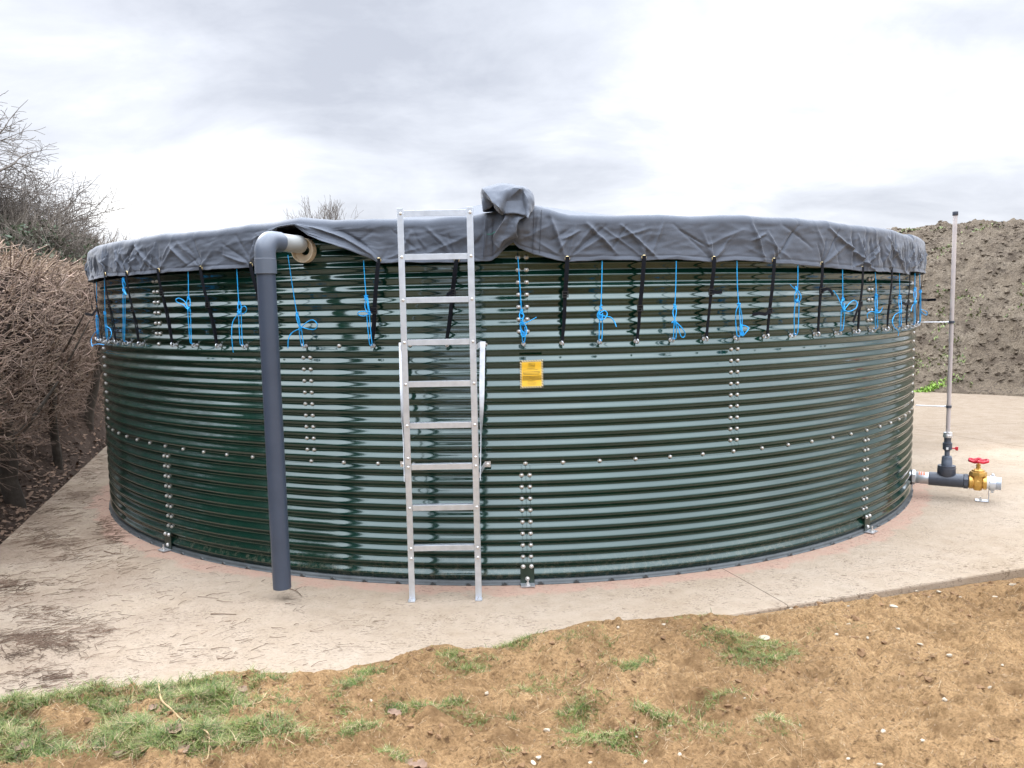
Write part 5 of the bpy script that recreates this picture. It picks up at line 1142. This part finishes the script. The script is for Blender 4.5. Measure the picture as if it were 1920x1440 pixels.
def leaf_thing(x, y, s_, label):
    a_ = on_dirt(x, y); P = Vector(a_)+Vector((0, 0, .012)); mb = MB(); n = 9; az = rnd.random()*6.28; vs_ = []
    for i in range(3):
        for j in range(n):
            u_ = (j/(n-1)-.5)*2; wdt = (1-u_*u_)**.6*.55*(1+.25*math.sin(j*2.4)); vs_.append(P+Matrix.Rotation(az, 3, 'Z') @ Vector((u_*s_, (i-1)*wdt*s_, abs(i-1)*s_*.22*(1+.5*math.sin(j))+.1*s_*math.cos(u_*3))))
    mb.add(vs_, [(i*n+j, i*n+j+1, (i+1)*n+j+1, (i+1)*n+j) for i in range(2) for j in range(n-1)]); o = mb.build('dead_leaf', DLEAF, base=tuple(P)); tag(o, label, 'leaf', 'dead leaves on the grass')
for (x, y, s_, lb) in ((392, 1337, .04, 'dark curled dead leaf on the grass right of the long stem'), (287, 1331, .03, 'small brown dead leaf on the grass left of the long stem'), (328, 1382, .045, 'brown dead leaf on the bare patch beside the long stem'), (225, 1412, .03, 'small dead leaf on the grass at the bottom edge'), (345, 1413, .035, 'crumpled dead leaf left of the lower end of the long stem'), (455, 1296, .035, 'pale brown dead leaf at the soil edge near the concrete'), (50, 1406, .05, 'pale cut piece of bark in the grass at the left edge'), (740, 1345, .04, 'dark leaf lying on the soil below the ladder'), (780, 1432, .05, 'grey brown crumpled leaf at the bottom middle')): leaf_thing(x, y, s_, lb)
def stone_mesh(seed):
    r = random.Random(seed); import bmesh
    bm = bmesh.new(); bmesh.ops.create_icosphere(bm, subdivisions=2, radius=1)
    pl = [(Vector((r.gauss(0, 1), r.gauss(0, 1), r.gauss(0, 1))).normalized(), r.uniform(.45, .85)) for _ in range(9)]
    for v_ in bm.verts:
        for n_, d_ in pl:
            k = v_.co.dot(n_)-d_
            if k > 0: v_.co -= n_*k
        v_.co.x *= 1.25; v_.co.z *= .6
    me = bpy.data.meshes.new('stone'); bm.to_mesh(me); bm.free(); me.materials.append(FLINT); return me
SM = [stone_mesh(k) for k in range(6)]
SP = [(820, 1260, 11), (913, 1301, 12), (697, 1297, 9), (1026, 1371, 14), (1433, 1198, 20), (1550, 1288, 9), (1655, 1372, 12), (1780, 1235, 14), (1865, 1108, 12), (1675, 1138, 14), (1720, 1110, 9), (1742, 1118, 9), (1603, 1102, 8), (1573, 1159, 12), (1591, 1170, 8), (1590, 1135, 7), (1683, 1184, 8), (1770, 1309, 15), (1857, 1290, 10), (1898, 1097, 12), (1568, 1190, 10), (1500, 1120, 9), (1000, 1423, 12), (1010, 1421, 14), (1105, 1428, 14), (1210, 1431, 18), (1184, 1415, 9), (1193, 1397, 8), (1245, 1172, 8), (1160, 1177, 9), (1105, 1173, 10), (1650, 1435, 12), (1275, 1410, 14), (1257, 1355, 8), (412, 1314, 6), (1800, 1117, 8), (1836, 1145, 7), (1483, 1141, 7), (1760, 1115, 10), (1627, 1198, 9), (1725, 1209, 10), (1540, 1300, 7), (1330, 1290, 7), (1396, 1320, 6), (1880, 1250, 8), (1500, 1350, 8), (1590, 1400, 9), (1730, 1400, 10), (1690, 1270, 8), (1445, 1290, 6)]
for k, (x, y, s_) in enumerate(SP):
    a_ = on_dirt(x, y); o = bpy.data.objects.new('stone', SM[k % 6]); C.collection.objects.link(o); r_ = s_*a_[1]/F_*.5; o.location = (a_[0], a_[1], a_[2]+r_*.22); o.scale = (r_, r_*rnd.uniform(.7, 1), r_*rnd.uniform(.7, 1)); o.rotation_euler = (rnd.uniform(-.4, .4), rnd.uniform(-.3, .3), rnd.random()*6.28)
    tag(o, 'pale flint stone lying on the sandy brown soil', 'stone', 'flint stones on the soil')
# clods standing out of the mound
n = 9000; S = .1+rs.rand(n)**1.3*7; T = -4+rs.rand(n)*14; cx_ = 7.9+S*.6+T*.8; cyy = 14.95+S*.8-T*.6; r_ = .012+.05*rs.rand(n)**3
cz_ = hill_h(cx_, cyy)+r_*.15; V = (np.stack([cx_, cyy, cz_], -1)[:, None, :]+clod_shape(n)*r_[:, None, None]).reshape(-1, 3); Fc = (of[None]+(np.arange(n)*6)[:, None, None]).reshape(-1, 3)
np_mesh('soil_clods', V, Fc, MOUND, smooth=False)['kind'] = 'stuff'
# weeds sprouting on the mound and the bright clump at its foot
n = 2600; S = rs.rand(n)*6; T = -4+rs.rand(n)*14; wx = 7.9+S*.6+T*.8; wy = 14.95+S*.8-T*.6; ok = fbm(wx*1.1, wy*1.1, 4) > .22; wx, wy = wx[ok], wy[ok]
px_, py_, pz_ = [], [], []
for a_, b_ in zip(wx, wy):
    for _ in range(rnd.randint(5, 14)):
        px_.append(a_+rnd.gauss(0, .07)); py_.append(b_+rnd.gauss(0, .07))
px_, py_ = np.array(px_), np.array(py_); blades('weeds', np.stack([px_, py_, hill_h(px_, py_)-.01], -1), .03+.05*rs.rand(len(px_)), WEED, 1.0, .03, seed=5)
q = hill_hit(1740, 724); m_ = 420; cxy = np.stack([q[0]+rs.normal(0, .17, m_), q[1]-.1+rs.normal(0, .05, m_)], -1)
o = blades('bright_weeds', np.stack([cxy[:, 0], cxy[:, 1], np.maximum(hill_h(cxy[:, 0], cxy[:, 1]), 0)], -1), .02+.035*rs.rand(m_), WEEDB, .9, .018, seed=6)
